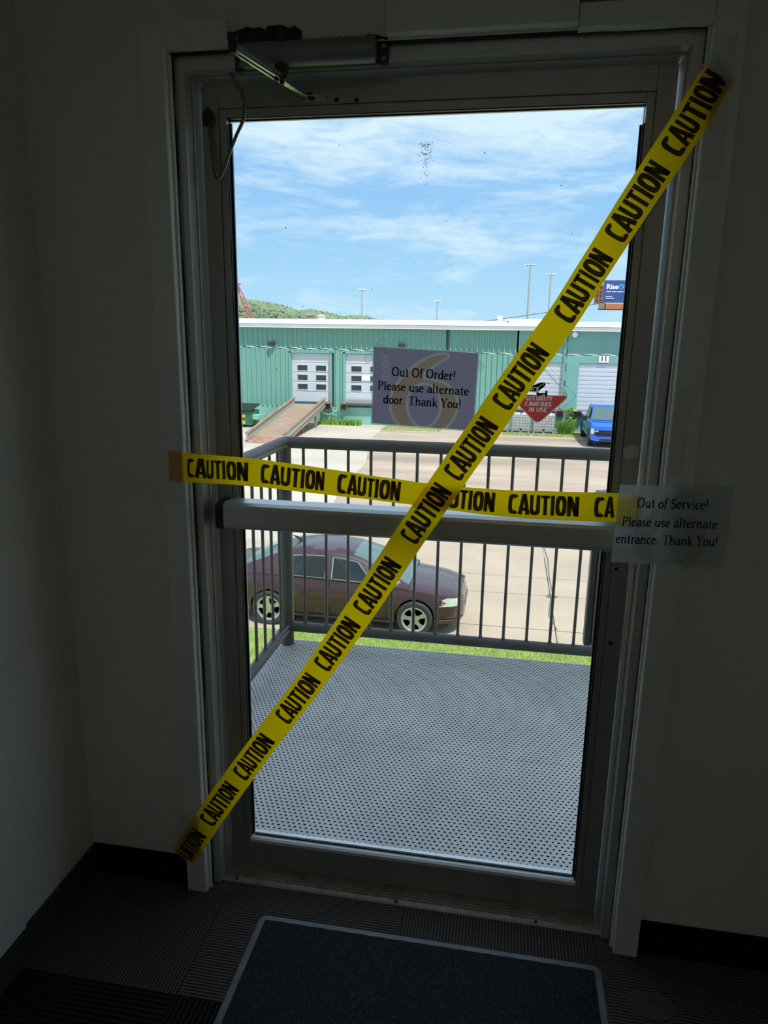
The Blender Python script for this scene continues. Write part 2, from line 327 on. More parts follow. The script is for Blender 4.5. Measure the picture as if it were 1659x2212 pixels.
def fonttext(name,s,size,mt,parent,org,ux,uy,bold=0,align='CENTER',ext=.0):
    """built-in font lettering, laid on the plane spanned by ux, uy at org (world)"""
    cu=bpy.data.curves.new(name,'FONT'); cu.body=s; cu.size=size; cu.offset=bold; cu.align_x=align; cu.align_y='CENTER'; cu.extrude=ext; cu.resolution_u=4
    o=bpy.data.objects.new('tmp',cu); me=bpy.data.meshes.new_from_object(o); bpy.data.objects.remove(o)
    ux=Vector(ux).normalized(); uy=Vector(uy).normalized(); uz=ux.cross(uy); b=B()
    vs=[Vector(org)+ux*v.co.x+uy*v.co.y+uz*v.co.z for v in me.vertices]; b.add(vs,[tuple(p.vertices) for p in me.polygons])
    return b.build(name,mt,parent,fix=False)
def grid(name,mt,P,nu,nv,parent=None,smooth=True,thick=0):
    """surface P(u,v)->Vector over the unit square"""
    b=B(); vs=[P(i/nu,j/nv) for j in range(nv+1) for i in range(nu+1)]
    b.add(vs,[(j*(nu+1)+i,j*(nu+1)+i+1,(j+1)*(nu+1)+i+1,(j+1)*(nu+1)+i) for j in range(nv) for i in range(nu)])
    return b.build(name,mt,parent,smooth=smooth,fix=False)

# =====================================================================  ROOM SHELL
G=-3.65
YW=-.115   # inner face of the door wall
wf=B()
wf.box(-1.1,-.549,YW,.10,G,7.0); wf.box(.549,1.55,YW,.10,G,7.0); wf.box(-.549,.549,YW,.10,2.120,7.0); wf.box(-.549,.549,YW,.10,G,-.012)
wf.box(1.551,9,YW+.02,.10,G,7.0); wf.box(-9,-1.101,YW+.02,.10,G,7.0)
wall_front=struct(wf.build('wall_front',['wall']))
struct(box('wall_left','wall',(-1.1,-.905,-4.2,YW,-.2,2.7)))
struct(box('wall_right','wall',(1.35,1.55,-4.2,YW,-.2,2.7)))
struct(box('wall_back','wall',(-1.1,1.55,-4.4,-4.2,-.2,2.7)))
struct(box('ceiling','ceil',(-1.1,1.55,-4.4,YW,2.5,2.7)))
floor=struct(box('floor','joint',(-1.1,1.55,-4.4,.02,-.2,-.008)))
M['cx']=carpet('carpet_brown_rib_across',(.055,.046,.043),(.19,.160,.150),1,.0085); M['cy']=carpet('carpet_brown_rib_along',(.055,.046,.043),(.18,.150,.142),0,.0085)
M['dx']=carpet('carpet_black_rib_across',(.006,.008,.01),(.035,.04,.043),1,.013); M['dy']=carpet('carpet_black_rib_along',(.006,.008,.01),(.035,.04,.043),0,.013)
M['bx']=carpet('carpet_base_rib_shaded',(.006,.006,.008),(.022,.02,.022),2,.008); M['by']=carpet('carpet_base_rib_lit',(.03,.027,.026),(.15,.135,.13),2,.009)  # one base carpet; shade on the front and light on sides painted in
g=.0008
xs=[-.905,-.493,.006,.514,1.35]; ys=[-.453,-.953,-1.453,-1.953,-2.453]
kinds=['cy','cx','cy','cx']
for i in range(4):
    box('carpet_tile',kinds[i],(xs[i]+g,xs[i+1]-g,-.453+g,(YW if i in(0,3) else -.072),-.008,R_.uniform(-.0006,.0004)),floor)
kk=['dx','dy','dx','dy']
for r in range(4):
    for i in range(4): box('carpet_tile',kk[(i+r)%2] if i<2 else ['cy','cx'][(i+r)%2],(xs[i]+g,xs[i+1]-g,ys[r+1]+g,ys[r]-g,-.008,R_.uniform(-.0006,.0004)),floor)
a=B(); a.add([(.622+.052*math.cos(t)*(1+.08*math.sin(3*t+1)),-.273+.042*math.sin(t)*(1+.1*math.cos(2*t)),.0009) for t in [2*pi*i/22 for i in range(22)]],[tuple(range(22))]); tag(a.build('stain','stain',floor),'pale round stain')
struct(box('baseboard_left','by',(-.905,-.897,-4.2,YW-.006,0,.095),bevel=.0025))
bb=B().box(-.905,-.608,YW-.007,YW,0,.098).box(.608,1.35,YW-.007,YW,0,.098); struct(bb.build('baseboard_front','bx',bevel=.0025))
struct(box('baseboard_right','by',(1.342,1.35,-4.2,YW-.01,0,.095)))
# casings round the frame
def wavy(name,mt,x0,x1,y0,y1,z0,z1,n=26,a=.0012):
    rings=[]
    for i in range(n+1):
        z=z0+(z1-z0)*i/n; d=R_.uniform(-a,a); rings.append([(x0,y0,z),(x0,y1,z),(x1+d,y1,z),(x1+d*.6,y0+.002,z),(x1+d-.002*(1 if x1>x0 else -1),y0,z)])
    b=B().loft(rings,close=True); return struct(b.build(name,mt,smooth=False))
wavy('trim_1','casing',-.608,-.5535,-.136,-.104,0,2.165)
wavy('trim_2','casing',.612,.5535,-.136,-.104,0,2.155)
def hcase(name,x0,x1,z0,z1,y0=-.136,n=10):
    rings=[]
    for i in range(n+1):
        x=x0+(x1-x0)*i/n; d=R_.uniform(-.001,.001); rings.append([(x,y0,z1),(x,-.108,z1),(x,-.106,z0+d),(x,y0+.001,z0+d)])
    return struct(B().loft(rings,close=True).build(name,'casing'))
hcase('trim_3',-.5530,-.408,2.1215,2.168)
hcase('trim_4',-.070,.304,2.1235,2.30,-.143)
hcase('trim_5',.306,.5530,2.1165,2.157)
struct(box('trim_6','casing',(.306,1.35,-.150,YW,2.161,2.30),bevel=.002))
struct(B().box(-.913,-.893,-.535,-.428,.098,2.3).build('trim_7','casing',bevel=.002))
# broken plaster above the closer
def ragged(name,x0,x1,z0,z1,mt,n=18,y=-.1158):
    top=[(x0+(x1-x0)*i/n,y,z1+R_.uniform(-.006,.003)*(1 if 0<i<n else 2)) for i in range(n+1)]; bot=[(x1-(x1-x0)*i/n,y,z0+R_.uniform(-.002,.002)) for i in range(n+1)]
    return B().poly(top+bot,(0,-.0012,0)).build(name,mt,wall_front)
tag(ragged('plaster_damage',-.396,-.252,2.121,2.156,'plaster'),'broken plaster patch above the closer')
ragged('plaster_damage',-.252,-.071,2.121,2.129,'plaster')
# aluminium door frame
fb=B().box(-.549,-.5275,-.093,.04,0,2.118).box(-.5275,-.5235,-.055,.04,0,2.0905)
struct(fb.build('trim_8','frame',bevel=.0012))
fb=B().box(.5275,.549,-.093,.04,0,2.118).box(.5235,.5275,-.055,.04,0,2.0905)
struct(fb.build('trim_9','frame',bevel=.0012))
fb=B().box(-.5275,.5275,-.093,.04,2.0905,2.118).box(-.5235,.5235,-.052,.04,2.0855,2.0905)
struct(fb.build('trim_10','frame',bevel=.0012))
cr=B()
for sx in(-1,1):
    cr.loft([[(sx*.5535,-.1035,z),(sx*.5485,-.1035,z),(sx*.5485,-.095+R_.uniform(-.003,.003),z),(sx*.5535,-.095,z)] for z in np.linspace(0,2.118,40)],close=True)
cr.box(-.553,.553,-.110,-.098,2.1175,2.1215)
struct(cr.build('trim_11','plaster'))
# ridged threshold
th=[(-.082,0),(-.078,.004),(-.070,.0075)]
for k in range(5): y=-.068+k*.0105; th+=[(y,.0075),(y+.0015,.0115),(y+.006,.0115),(y+.0075,.0075)]
th+=[(-.012,.010),(.06,.010),(.10,.002),(.10,-.011),(-.082,-.011)]
b=B().loft([[(x,y,z) for y,z in th] for x in(-.5275,.5275)],close=True); thr=struct(b.build('trim_12','thr'))
for x in(-.487,-.02,.36): lathe(B(),(x,-.0745,.006),(0,-.4,1),[(0,.0045),(.002,.0045),(.0025,.003)],10).build('screw','dark',thr)

# =====================================================================  DOOR LEAF
door=bpy.data.objects.new('door_1',None); COL.objects.link(door); door.location=(0,-.0,.012); door['kind']='structure'
F0=-.025; F1=.020
def dp(name,mt,b,bevel=.0008): return B().box(*b).build(name,mt,door,bevel=bevel)
dp('stile','alu',(-.518,-.479,F0,F1,.012,2.0825)); sr=dp('stile','alu',(.479,.518,F0,F1,.012,2.0825))
dp('top_rail','alu',(-.4787,.4787,F0,F1,2.0335,2.0825)); br=dp('bottom_rail','alu',(-.4787,.4787,F0,F1,.012,.094))
st_=B(); 
st_.box(-.4785,-.4615,-.0205,-.006,.094,2.033).box(.4615,.4785,-.0205,-.006,.094,2.033).box(-.4615,.4615,-.0205,-.006,2.0145,2.033)
st_.build('glazing_stop','alu',door,bevel=.001)
bs=B().poly([(-.4615,F0,.094),(-.4615,-.006,.094),(-.4615,-.006,.1035),(-.4615,-.018,.1065),(-.4615,F0,.103)],(.923,0,0)); bs.build('glazing_stop','stop',door)
es=B().box(-.4785,-.4615,.0062,F1,.094,2.033).box(.4615,.4785,.0062,F1,.094,2.033).box(-.4615,.4615,.0062,F1,2.0145,2.033)
es.poly([(-.4615,.0062,.094),(-.4615,F1+.004,.094),(-.4615,F1+.004,.100),(-.4615,.0062,.1045)],(.923,0,0)); es.build('outer_glazing_stop','stop',door)
gl=B().box(-.47,.47,.0,.006,.096,2.03).build('glass_pane','glass',door)
gk=B().box(-.4615,-.4545,-.0055,-.0002,.109,2.006).box(-.4615,-.4590,-.0185,-.0055,.109,2.0).box(.4535,.4615,-.0055,-.0002,.106,1.975).box(.4582,.4615,-.0195,-.0055,.106,1.975).box(-.4615,.4615,-.004,-.0002,2.0105,2.0145).box(-.4615,.4615,-.0185,-.004,2.0125,2.0145)
gk.build('gasket','rubber',door)
B().box(-.452,.452,-.0045,-.0002,.1035,.1075).build('gasket','rubber',door)
# stile details
cyl=lathe(B(),(.4985,F0,1.2815),(0,-1,0),[(0,.0185),(.004,.0185),(.006,.0165),(.0065,.0155),(.0045,.0150),(.0045,0.0001)],28).build('lock_cylinder','bar',door,smooth=True)
for x,z,r in((.489,.998,.0045),(.4925,.806,.0055)): lathe(B(),(x,F0-.0003,z),(0,-1,0),[(0,r),(.0006,r)],14).build('bolt_hole','black',door)
for x,z in((-.200,2.041),(-.155,2.039)): lathe(B(),(x,F0-.0003,z),(0,-1,0),[(0,.005),(.0006,.005),(.0016,.0025)],12).build('screw_hole','black',door)
for x,z in((-.30,.058),(.30,.052),(.12,.045)): lathe(B(),(x,F0-.0003,z),(0,-1,0),[(0,.0022),(.0006,.002)],8).build('screw_hole','black',door)
# exterior pull plate seen through the glass
B().box(.437,.4555,.045,.075,.762,1.17).box(.4555,.515,.03,.085,.760,1.17).box(.46,.50,.018,.03,.80,.84).box(.46,.50,.018,.03,1.08,1.12).build('pull_handle','closer',door,bevel=.004)
# push bar
pb=bpy.data.objects.new('push_bar',None); COL.objects.link(pb); pb.parent=door; pb.location=(0,0,1.08)
prof=[(-.026,1.1235),(-.074,1.1225),(-.0885,1.117),(-.092,1.110),(-.092,1.064),(-.086,1.057),(-.026,1.060)]
B().loft([[(x,y,z) for y,z in prof] for x in(-.478,.505)],close=True).build('bar_body','bar',pb,bevel=.0015)
pe=[(y*1.0-(.002 if y<-.05 else 0),z+(.0015 if z>1.09 else -.0015)) for y,z in prof]
B().loft([[(x,y,z) for y,z in pe] for x in(-.498,-.478)],close=True).build('end_cap','black',pb,bevel=.002)
B().loft([[(x,y,z) for y,z in pe] for x in(.505,.517)],close=True).build('end_cap','black',pb,bevel=.002)
# specks and dead insects on the pane
sp=B()
for x,z,r in [(-.33,1.78,.0016),(-.12,1.64,.0012),(.05,1.79,.0012),(.30,1.86,.0016),(.20,1.57,.0018),(-.29,1.60,.0012),(-.36,1.45,.0015),(-.30,1.33,.001),(.13,1.93,.0016),(-.02,1.70,.001),(.33,1.76,.0012),(-.20,1.955,.001),(.36,1.58,.001)]:
    lathe(sp,(x,-.0002,z),(0,-1,0),[(0,r),(.0006,r*.6)],6)
for k in range(150):
    u=R_.gauss(0,.28); v=abs(R_.gauss(0,.38)); 
    if v>1.3: continue
    x=.0+u*.026*(1.1-.6*min(v,1)); z=1.955-v*.085; r=R_.uniform(.0005,.0013); lathe(sp,(x,-.0002,z),(0,-1,0),[(0,r),(.0003,r*.6)],4)
o=sp.build('insect_specks','tarnish',door); o['kind']='stuff'
sp=B()
for k in range(170):
    x=R_.gauss(.19,.06) if k%3 else R_.uniform(-.44,.44); z=R_.gauss(1.50,.05) if k%3 else R_.uniform(.9,1.6); r=R_.uniform(.0002,.00075); lathe(sp,(x,-.0002,z),(0,-1,0),[(0,r),(.0003,r*.6)],4)
for k in range(7):
    x,z=R_.uniform(-.40,.4),R_.uniform(.85,1.3); a=R_.uniform(0,6); sp.tube([(x,-.0006,z),(x+.012*math.cos(a),-.0006,z+.012*math.sin(a)),(x+.02*math.cos(a+.3),-.0006,z+.02*math.sin(a+.3))],.00018,3)
o=sp.build('glass_scratches','speck',door); o['kind']='stuff'

# =====================================================================  DOOR CLOSER
dc=empty('door_closer',(-.235,-.093,2.10),'grey tubular door closer screwed to the frame header, steel arm reaching down to the door','door closer')
z0=2.1035
bd=B(); rings=[]
for x,k in((-.384,.82),(-.380,.96),(-.372,1),(-.105,1),(-.097,.96),(-.094,.80)):
    rings.append([(x,-.117+.024*k*math.cos(t)*(1.0),z0+.0245*k*math.sin(t)) for t in [2*pi*j/20 for j in range(20)]])
bd.loft(rings,close=True).build('closer_body','closer',dc,smooth=True)
B().box(-.384,-.09,-.108,-.0932,z0-.022,z0+.022).build('back_plate','dark',dc,bevel=.001)
for x0,x1 in((-.404,-.383),(-.094,-.071)):
    o=B().box(x0,x1,-.106,-.0932,z0-.024,z0+.020).build('mounting_bracket','dark',dc,bevel=.002)
    for dz in(-.014,.009): lathe(B(),((x0+x1)/2+.002,-.106,z0+dz),(0,-1,0),[(0,.0055),(.0025,.005),(.003,.003)],12).build('screw','closer',o)
lathe(B(),(-.296,-.117,z0-.02),(0,0,-1),[(0,.0155),(.010,.0155),(.011,.0135),(.018,.0135),(.019,.0105),(.028,.0105),(.029,.005),(.037,.005)],20).build('spindle','dark',dc,smooth=True)
lathe(B(),(-.296,-.117,z0+.02),(0,0,1),[(0,.0155),(.010,.0155),(.011,.0135),(.022,.0135),(.023,.007),(.032,.007)],20).build('spindle_cap','dark',dc,smooth=True)
EL=Vector((-.359,-.232,2.080))    # elbow
def bar2(p,q,w,h,mt,name,slot=False,par=dc):
    p=Vector(p);q=Vector(q); d=(q-p).normalized(); sdir=d.cross(Vector((0,0,1))).normalized(); u=sdir.cross(d)
    b=B()
    def seg(a,c,w0,w1,off=0): b.loft([[a+sdir*(off+w0)+u*h,a+sdir*(off-w0)+u*h,a+sdir*(off-w0)-u*h,a+sdir*(off+w0)-u*h],[c+sdir*(off+w1)+u*h,c+sdir*(off-w1)+u*h,c+sdir*(off-w1)-u*h,c+sdir*(off+w1)-u*h]],close=True)
    if slot:
        L_=(q-p).length; m=p+d*L_*.58; seg(p,m,w*.32,w*.32,w*.75); seg(p,m,w*.32,w*.32,-w*.75); seg(p,p+d*.014,w,w); seg(m-d*.004,m+d*.03,w,w*.8); seg(m+d*.03,q,w*.75,w*.55)
    else: seg(p,q,w,w*.8)
    return b.build(name,mt,par,bevel=.0008)
bar2((-.296,-.117,2.0615),EL+Vector((0,0,.006)),.0085,.0028,'closer','main_arm')
bar2(EL-Vector((0,0,.006)),(-.262,-.034,2.0435),.0085,.0022,'chrome','forearm',True)
lathe(B(),EL+Vector((0,0,-.012)),(0,0,1),[(0,.006),(.003,.009),(.024,.009),(.026,.011),(.034,.011),(.036,.006)],18).build('elbow_joint','dark',dc,smooth=True)
lathe(B(),EL+(Vector((-.262,-.034,2.05))-EL)*.55+Vector((0,0,-.012)),(0,0,1),[(0,.0065),(.012,.0065)],6).build('clamp_nut','dark',dc)
sh=B().box(-.278,-.222,-.031,-.0252,2.038,2.058).box(-.270,-.240,-.046,-.031,2.0445,2.0475).build('shoe','chrome',dc,bevel=.0015)
lathe(B(),(-.256,-.039,2.040),(0,0,1),[(0,.006),(.012,.006)],12).build('pivot','dark',sh)
# armoured cable loop
M['conduit']=mat('armoured_conduit',(.22,.22,.22),.4,metal=.7)
cl=empty('wire_loop',(-.44,-.05,2.0),'flexible armoured wire loop hanging from the frame header to the hinge-side stile','cable')
pts=[(-.432,-.06,2.089),(-.418,-.064,2.072),(-.404,-.068,2.050),(-.398,-.070,2.022),(-.403,-.070,1.993),(-.419,-.068,1.966),(-.434,-.064,1.940),(-.448,-.059,1.915),(-.4615,-.052,1.894),(-.473,-.047,1.882),(-.481,-.044,1.884),(-.4865,-.041,1.902),(-.490,-.038,1.930),(-.4935,-.036,1.960),(-.497,-.035,1.990),(-.499,-.034,2.006)]
P=[Vector(p) for p in pts]; fine=[]
for i in range(len(P)-1):
    a,b_,c_,d_=P[max(i-1,0)],P[i],P[i+1],P[min(i+2,len(P)-1)]
    for k in range(14):
        t=k/14; fine.append(.5*((2*b_)+(c_-a)*t+(2*a-5*b_+4*c_-d_)*t*t+(3*b_-a-3*c_+d_)*t**3))
B().tube(fine,[.0042 if i%2 else .0034 for i in range(len(fine))],8).build('armoured_conduit','conduit',cl)
B().poly([(-.5105,F0,1.995),(-.488,F0,1.995),(-.486,F0,2.015),(-.492,F0,2.028),(-.499,F0,2.033),(-.507,F0,2.028),(-.513,F0,2.015)],(0,-.014,0)).build('anchor_cap','dark',cl,bevel=.003)

# =====================================================================  CAUTION TAPES
def tape(name,label,ctr,wid,side_pts,words,normal_out=-.0007,cap_h=.0475,word_len=.152,ends=None,printflip=False,lift=None):
    """ctr: list of (s,x,y,z); ribbon runs along s, width direction in the x-z plane"""
    pts=[Vector(p) for p in ctr]; n=len(pts)
    cum=[0]
    for i in range(1,n): cum.append(cum[-1]+(pts[i]-pts[i-1]).length)
    def at(s_):
        s_=min(max(s_,0),cum[-1]-1e-6); i=max(j for j in range(n) if cum[j]<=s_); i=min(i,n-2); t=(s_-cum[i])/(cum[i+1]-cum[i])
        a,b_,c_,d_=pts[max(i-1,0)],pts[i],pts[i+1],pts[min(i+2,n-1)]
        p=.5*((2*b_)+(c_-a)*t+(2*a-5*b_+4*c_-d_)*t*t+(3*b_-a-3*c_+d_)*t**3)
        w=wid[i]*(1-t)+wid[min(i+1,n-1)]*t; return p,w
    def fr(s_,v):
        p,w=at(s_); p2,_=at(s_+.004); p0,_=at(s_-.004); d=(p2-p0).normalized(); nr=Vector((-d.z,0,d.x)).normalized()
        curl=.0016*math.sin(s_*23)*v+.0010*math.sin(s_*57+v*2); return p+nr*(v*w)+Vector((0,curl,0))
    root=empty(name,pts[n//2],label,'tape')
    L_=cum[-1]; b=B(); nu=150; nv=6
    vs=[fr(L_*i/nu,j/nv-.5+ (0)) for i in range(nu+1) for j in range(nv+1)]
    b.add(vs,[(i*(nv+1)+j,(i+1)*(nv+1)+j,(i+1)*(nv+1)+j+1,i*(nv+1)+j+1) for i in range(nu) for j in range(nv)]); b.build('yellow_film','tape',root,smooth=True,fix=False)
    for s0,v0,text,part in words:
        qs,wd=layout('CAUTION',COND,.195,.145,.025); k=word_len/wd; qb=B()
        for q in qs:
            cx=sum(p[0] for p in q)/4*k
            if part and not(part[0]<=cx/word_len<=part[1]): continue
            # subdivide lengthwise so letters follow the film
            qb.add([fr(s0+u*k,(v-.5)*cap_h/at(s0+u*k)[1]+v0)+Vector((0,normal_out,0)) for u,v in q],[(0,1,2,3)])
        o=qb.build('printed_word','ink',root,fix=False)
    return root,fr
# diagonal tape: lower left casing -> upper right casing
s0=Vector((-.60,0,.14)); d_=Vector((1.16,0,1.88)).normalized(); n_=Vector((-d_.z,0,d_.x))
offs=[(-.035,-.002,.060),(0,-.002,.072),(.15,-.001,.074),(.30,-.004,.071),(.45,-.009,.068),(.65,-.018,.068),(.9,-.021,.071),(1.13,-.0185,.071),(1.3,-.019,.071),(1.43,-.0205,.070),(1.54,-.0195,.069),(1.63,-.0215,.067),(1.71,-.0235,.064),(1.80,-.020,.064),(1.86,-.018,.064),(1.95,-.0145,.066),(2.05,-.0130,.068),(2.13,-.0115,.068),(2.19,-.007,.064),(2.225,-.006,.058)]
ctr=[]; wd=[]
for s_,o_,w_ in offs:
    p=s0+d_*s_+n_*o_; y=-.1395 if s_<.05 else (-.1455 if s_<2.1 else -.1405)
    ctr.append((p.x,y,p.z)); wd.append(w_)
w2=[(c_-.076+.035,v0,'',pr) for c_,v0,pr in [(.006,0,(.30,1)),(.191,0,None),(.376,0,None),(.599,0,None),(.785,0,None),(.967,0,None),(1.182,0,None),(1.366,0,None),(1.554,0,None),(1.776,0,None),(1.96,0,None),(2.138,0,None)]]
t1,fr1=tape('caution_tape','yellow caution tape stretched diagonally across the door from lower left to upper right',ctr,wd,None,w2,word_len=.150)
# clear packing tape holding its ends
def patch(name,corners,parent,jag=.004,y=-.147,mt='clear',n=10):
    pts=[]
    for i in range(len(corners)):
        a,b_=Vector(corners[i]),Vector(corners[(i+1)%len(corners)])
        for k in range(n): p=a.lerp(b_,k/n); pts.append((p.x+R_.uniform(-jag,jag),y+R_.uniform(-.0004,.0004),p.y+R_.uniform(-jag,jag)))
    return B().poly(pts).build(name,mt,parent,fix=False)
patch('adhesive_tape',[(-.648,.135),(-.612,.262),(-.566,.275),(-.556,.165),(-.560,.112),(-.622,.118)],t1,.004,-.1475)
patch('adhesive_tape',[(-.560,.12),(-.556,.24),(-.5535,.24),(-.5535,.105)],t1,.001,-.138)
patch('adhesive_tape',[(.535,2.035),(.560,2.062),(.598,2.012),(.592,1.992),(.565,2.022)],t1,.002,-.1475,'lam')
patch('adhesive_tape',[(.552,1.84),(.556,2.09),(.598,2.09),(.594,1.84)],t1,.001,-.1385)
# horizontal tape
hc=[(-.592,-.1375,1.219,.073),(-.56,-.1375,1.2185,.073),(-.549,-.1378,1.218,.073),(-.50,-.1372,1.2165,.070),(-.384,-.136,1.2135,.068),(-.203,-.134,1.1995,.062),(-.08,-.133,1.189,.057),(.015,-.1325,1.181,.0545),(.11,-.1325,1.174,.058),(.224,-.133,1.169,.0625),(.34,-.134,1.170,.066),(.454,-.1355,1.1725,.067),(.50,-.137,1.173,.068)]
ctr=[h[:3] for h in hc]; wd=[h[3] for h in hc]
w2=[(x+.592+.004,0,'',None) for x in(-.545,-.360,-.180,.040,.222,.405)]
w2=[(a,b_,c_,(0,1) if i!=5 else None) for i,(a,b_,c_,e) in enumerate(w2)]
t2,fr2=tape('caution_tape','yellow caution tape stretched level across the door just above the push bar',ctr,wd,None,w2[:5]+[(w2[5][0],0,'',(0,.29))],word_len=.152,cap_h=.0455)
patch('adhesive_tape',[(-.606,1.175),(-.604,1.262),(-.5545,1.26),(-.556,1.174)],t2,.001,-.1385)

# =====================================================================  PAPER SIGNS
def seg_dist(X,Y,poly,closed=True):
    D=np.full(X.shape,1e9); n=len(poly)
    for i in range(n if closed else n-1):
        ax,ay=poly[i]; bx,by=poly[(i+1)%n]; dx,dy=bx-ax,by-ay; t=np.clip(((X-ax)*dx+(Y-ay)*dy)/(dx*dx+dy*dy+1e-12),0,1); D=np.minimum(D,np.hypot(X-ax-t*dx,Y-ay-t*dy))
    return D
def inside(X,Y,poly):
    c_=np.zeros(X.shape,bool); n=len(poly)
    for i in range(n):
        ax,ay=poly[i]; bx,by=poly[(i+1)%n]
        if ay==by: continue
        c_^=((ay>Y)!=(by>Y))&(X<(bx-ax)*(Y-ay)/(by-ay)+ax)
    return c_
def smoothp(pts,k=6):
    n=len(pts); o=[]
    for i in range(n):
        a,b_,c_,d_=[np.array(pts[j%n],float) for j in(i-1,i,i+1,i+2)]
        for q in range(k):
            t=q/k; o.append(tuple(.5*((2*b_)+(c_-a)*t+(2*a-5*b_+4*c_-d_)*t*t+(3*b_-a-3*c_+d_)*t**3)))
    return o
six=[(1090,238),(950,255),(820,310),(700,385),(580,480),(480,600),(405,720),(370,850),(370,950),(395,1050),(450,1140),(540,1215),(640,1275),(820,1300),(1000,1270),(1130,1200),(1220,1100),(1265,980),(1277,880),(1250,770),(1190,680),(1110,610),(1020,580),(900,556),(838,545),(870,495),(960,425),(1080,350),(1140,310),(1155,270),(1130,245)]
hole=[(825+200*math.cos(2*pi*i/28),910+262*math.sin(2*pi*i/28)) for i in range(28)]
def touv(p): x,y=p; return ((x-(165-.0394*(y-155)))/1358,(y-(155+.055*(x-165)))/1012)
SIX=[touv(p) for p in smoothp(six)]; HOLE=[touv(p) for p in hole]
# 'motel' wordmark, read bottom to top: strokes in (along, height)
def wordmark():
    S_=[]; x=0; h=.62
    def add(p): S_.append([(a+x,b_) for a,b_ in p])
    add([(0,0),(0,h)]); add([(0,.4)]+arc(.17,.4,.17,.2,170,0,8)+[(.34,0)]); add([(.34,.4)]+arc(.51,.4,.17,.2,170,0,8)+[(.68,0)]); x+=.92
    add(arc(.24,.3,.24,.3,0,360,18)); x+=.66
    add([(.1,.9),(.1,.14)]+arc(.22,.14,.12,.13,180,290,6)); add([(-.05,h),(.3,h)]); x+=.44
    add([(.02,.32),(.46,.32)]+arc(.24,.3,.23,.3,5,315,14)); x+=.64
    add([(0,0),(0,.98)]); return S_,x+.02
MK,MKW=wordmark()
def sign(name,label,corners,y,pal,lines,mt,inkmt,border=.006,nx=232,ny=176):
    """corners TL,TR,BL,BR in (x,z); pal=(background, cream outline, orange, wordmark)"""
    TL,TR,BL,BR=[np.array(c_,float) for c_ in corners]
    root=empty(name,(float((TL+BR)[0]/2),y,float(min(BL[1],BR[1]))),label,'sign')
    def P(u,v,dy=0):
        p=(TL*(1-u)+TR*u)*(1-v)+(BL*(1-u)+BR*u)*v; return Vector((p[0],y+dy,p[1]))
    U,V=np.meshgrid(np.linspace(.012,.988,nx),np.linspace(.018,.982,ny)); asp=.78
    poly=[(a,b_*asp) for a,b_ in SIX]; hl=[(a,b_*asp) for a,b_ in HOLE]; X,Y=U,V*asp
    ds=seg_dist(X,Y,poly)*np.where(inside(X,Y,poly),-1,1); dh=seg_dist(X,Y,hl)*np.where(inside(X,Y,hl),-1,1)
    dd=np.maximum(ds,-dh); w=.0045; o_in=np.clip(.5-(dd+.026)/w,0,1)[...,None]; o_all=np.clip(.5-dd/w,0,1)[...,None]
    bgc,cream,orange,wm=[np.array(c_) for c_ in pal]
    nz=np.random.RandomState(3).rand(ny,nx,1)*.10+.95
    C_=bgc*(1-o_all)+cream*o_all; C_=C_*(1-o_in)+orange*o_in
    # wordmark
    sc=.232/MKW; dm=np.full(X.shape,1e9)
    for s_ in MK:
        dm=np.minimum(dm,seg_dist(X,Y,[(.165-b_*sc*1.15,(.415*asp)-a*sc) for a,b_ in s_],False))
    wmk=np.clip(.5-(dm-.0045)/w,0,1)[...,None]; C_=C_*(1-wmk*.8)+wm*wmk*.8
    C_=C_*nz
    vs=[P(U[j,i],V[j,i]) for j in range(ny) for i in range(nx)]
    b=B().add(vs,[(j*nx+i,(j+1)*nx+i,(j+1)*nx+i+1,j*nx+i+1) for j in range(ny-1) for i in range(nx-1)]); o=b.build('printed_paper',mt,root,fix=False)
    at_=o.data.color_attributes.new('Col','FLOAT_COLOR','POINT'); at_.data.foreach_set('color',np.concatenate([C_,np.ones((ny,nx,1))],2).astype(np.float32).ravel())
    # laminate border ring
    b=B(); q=[(0,0),(1,0),(1,1),(0,1)]; qi=[(.012,.018),(.988,.018),(.988,.982),(.012,.982)]
    for i in range(4): b.add([P(*q[i],-.0001),P(*q[(i+1)%4],-.0001),P(*qi[(i+1)%4],-.0001),P(*qi[i],-.0001)],[(0,1,2,3)])
    b.build('laminate_edge','lam',root,fix=False)
    for txt,u0,u1,vb,hh in lines:
        qs,wd_=layout(txt,SERIF,.155,.08,.02); b=B(); H=hh*1.1
        put_text(b,qs,lambda a,c_: P(u0+(u1-u0)*a/wd_,vb-c_*H,-.0006)); b.build('lettering',inkmt,root,fix=False)
    return root,P
sg,P1=sign('paper_sign','grey-purple laminated out of order notice taped to the middle of the glass',[(-.117,1.512),(.139,1.501),(-.120,1.322),(.107+.0275,1.312)],-.0022,((.42,.37,.53),(.62,.61,.57),(.55,.38,.32),(.66,.62,.72)),
   [('Out Of Order!',.19,.795,.365,.105),('Please use alternate',.058,.925,.545,.100),('door. Thank You!',.115,.86,.715,.102)],'print','navy')
def lines_patch(pts,parent,y=-.0026):
    b=B(); n=len(pts)
    for i in range(n): a=Vector((pts[i][0],y,pts[i][1])); c_=Vector((pts[(i+1)%n][0],y,pts[(i+1)%n][1])); b.tube([a,c_],.00028,4)
    b.build('tape_edge','speck',parent); B().poly([(p[0],y+.0002,p[1]) for p in pts]).build('adhesive_tape','clear2',parent,fix=False)
M['clear2']=thin('clear_tape_on_glass',(.8,.85,.85),(.8,.85,.85),.5,clear=.9,gl=.04,rough=.2)
lines_patch([(-.110,1.514),(-.094,1.531),(-.082,1.521),(-.087,1.513)],sg); lines_patch([(.090,1.521),(.105,1.531),(.127,1.503),(.100,1.505)],sg)
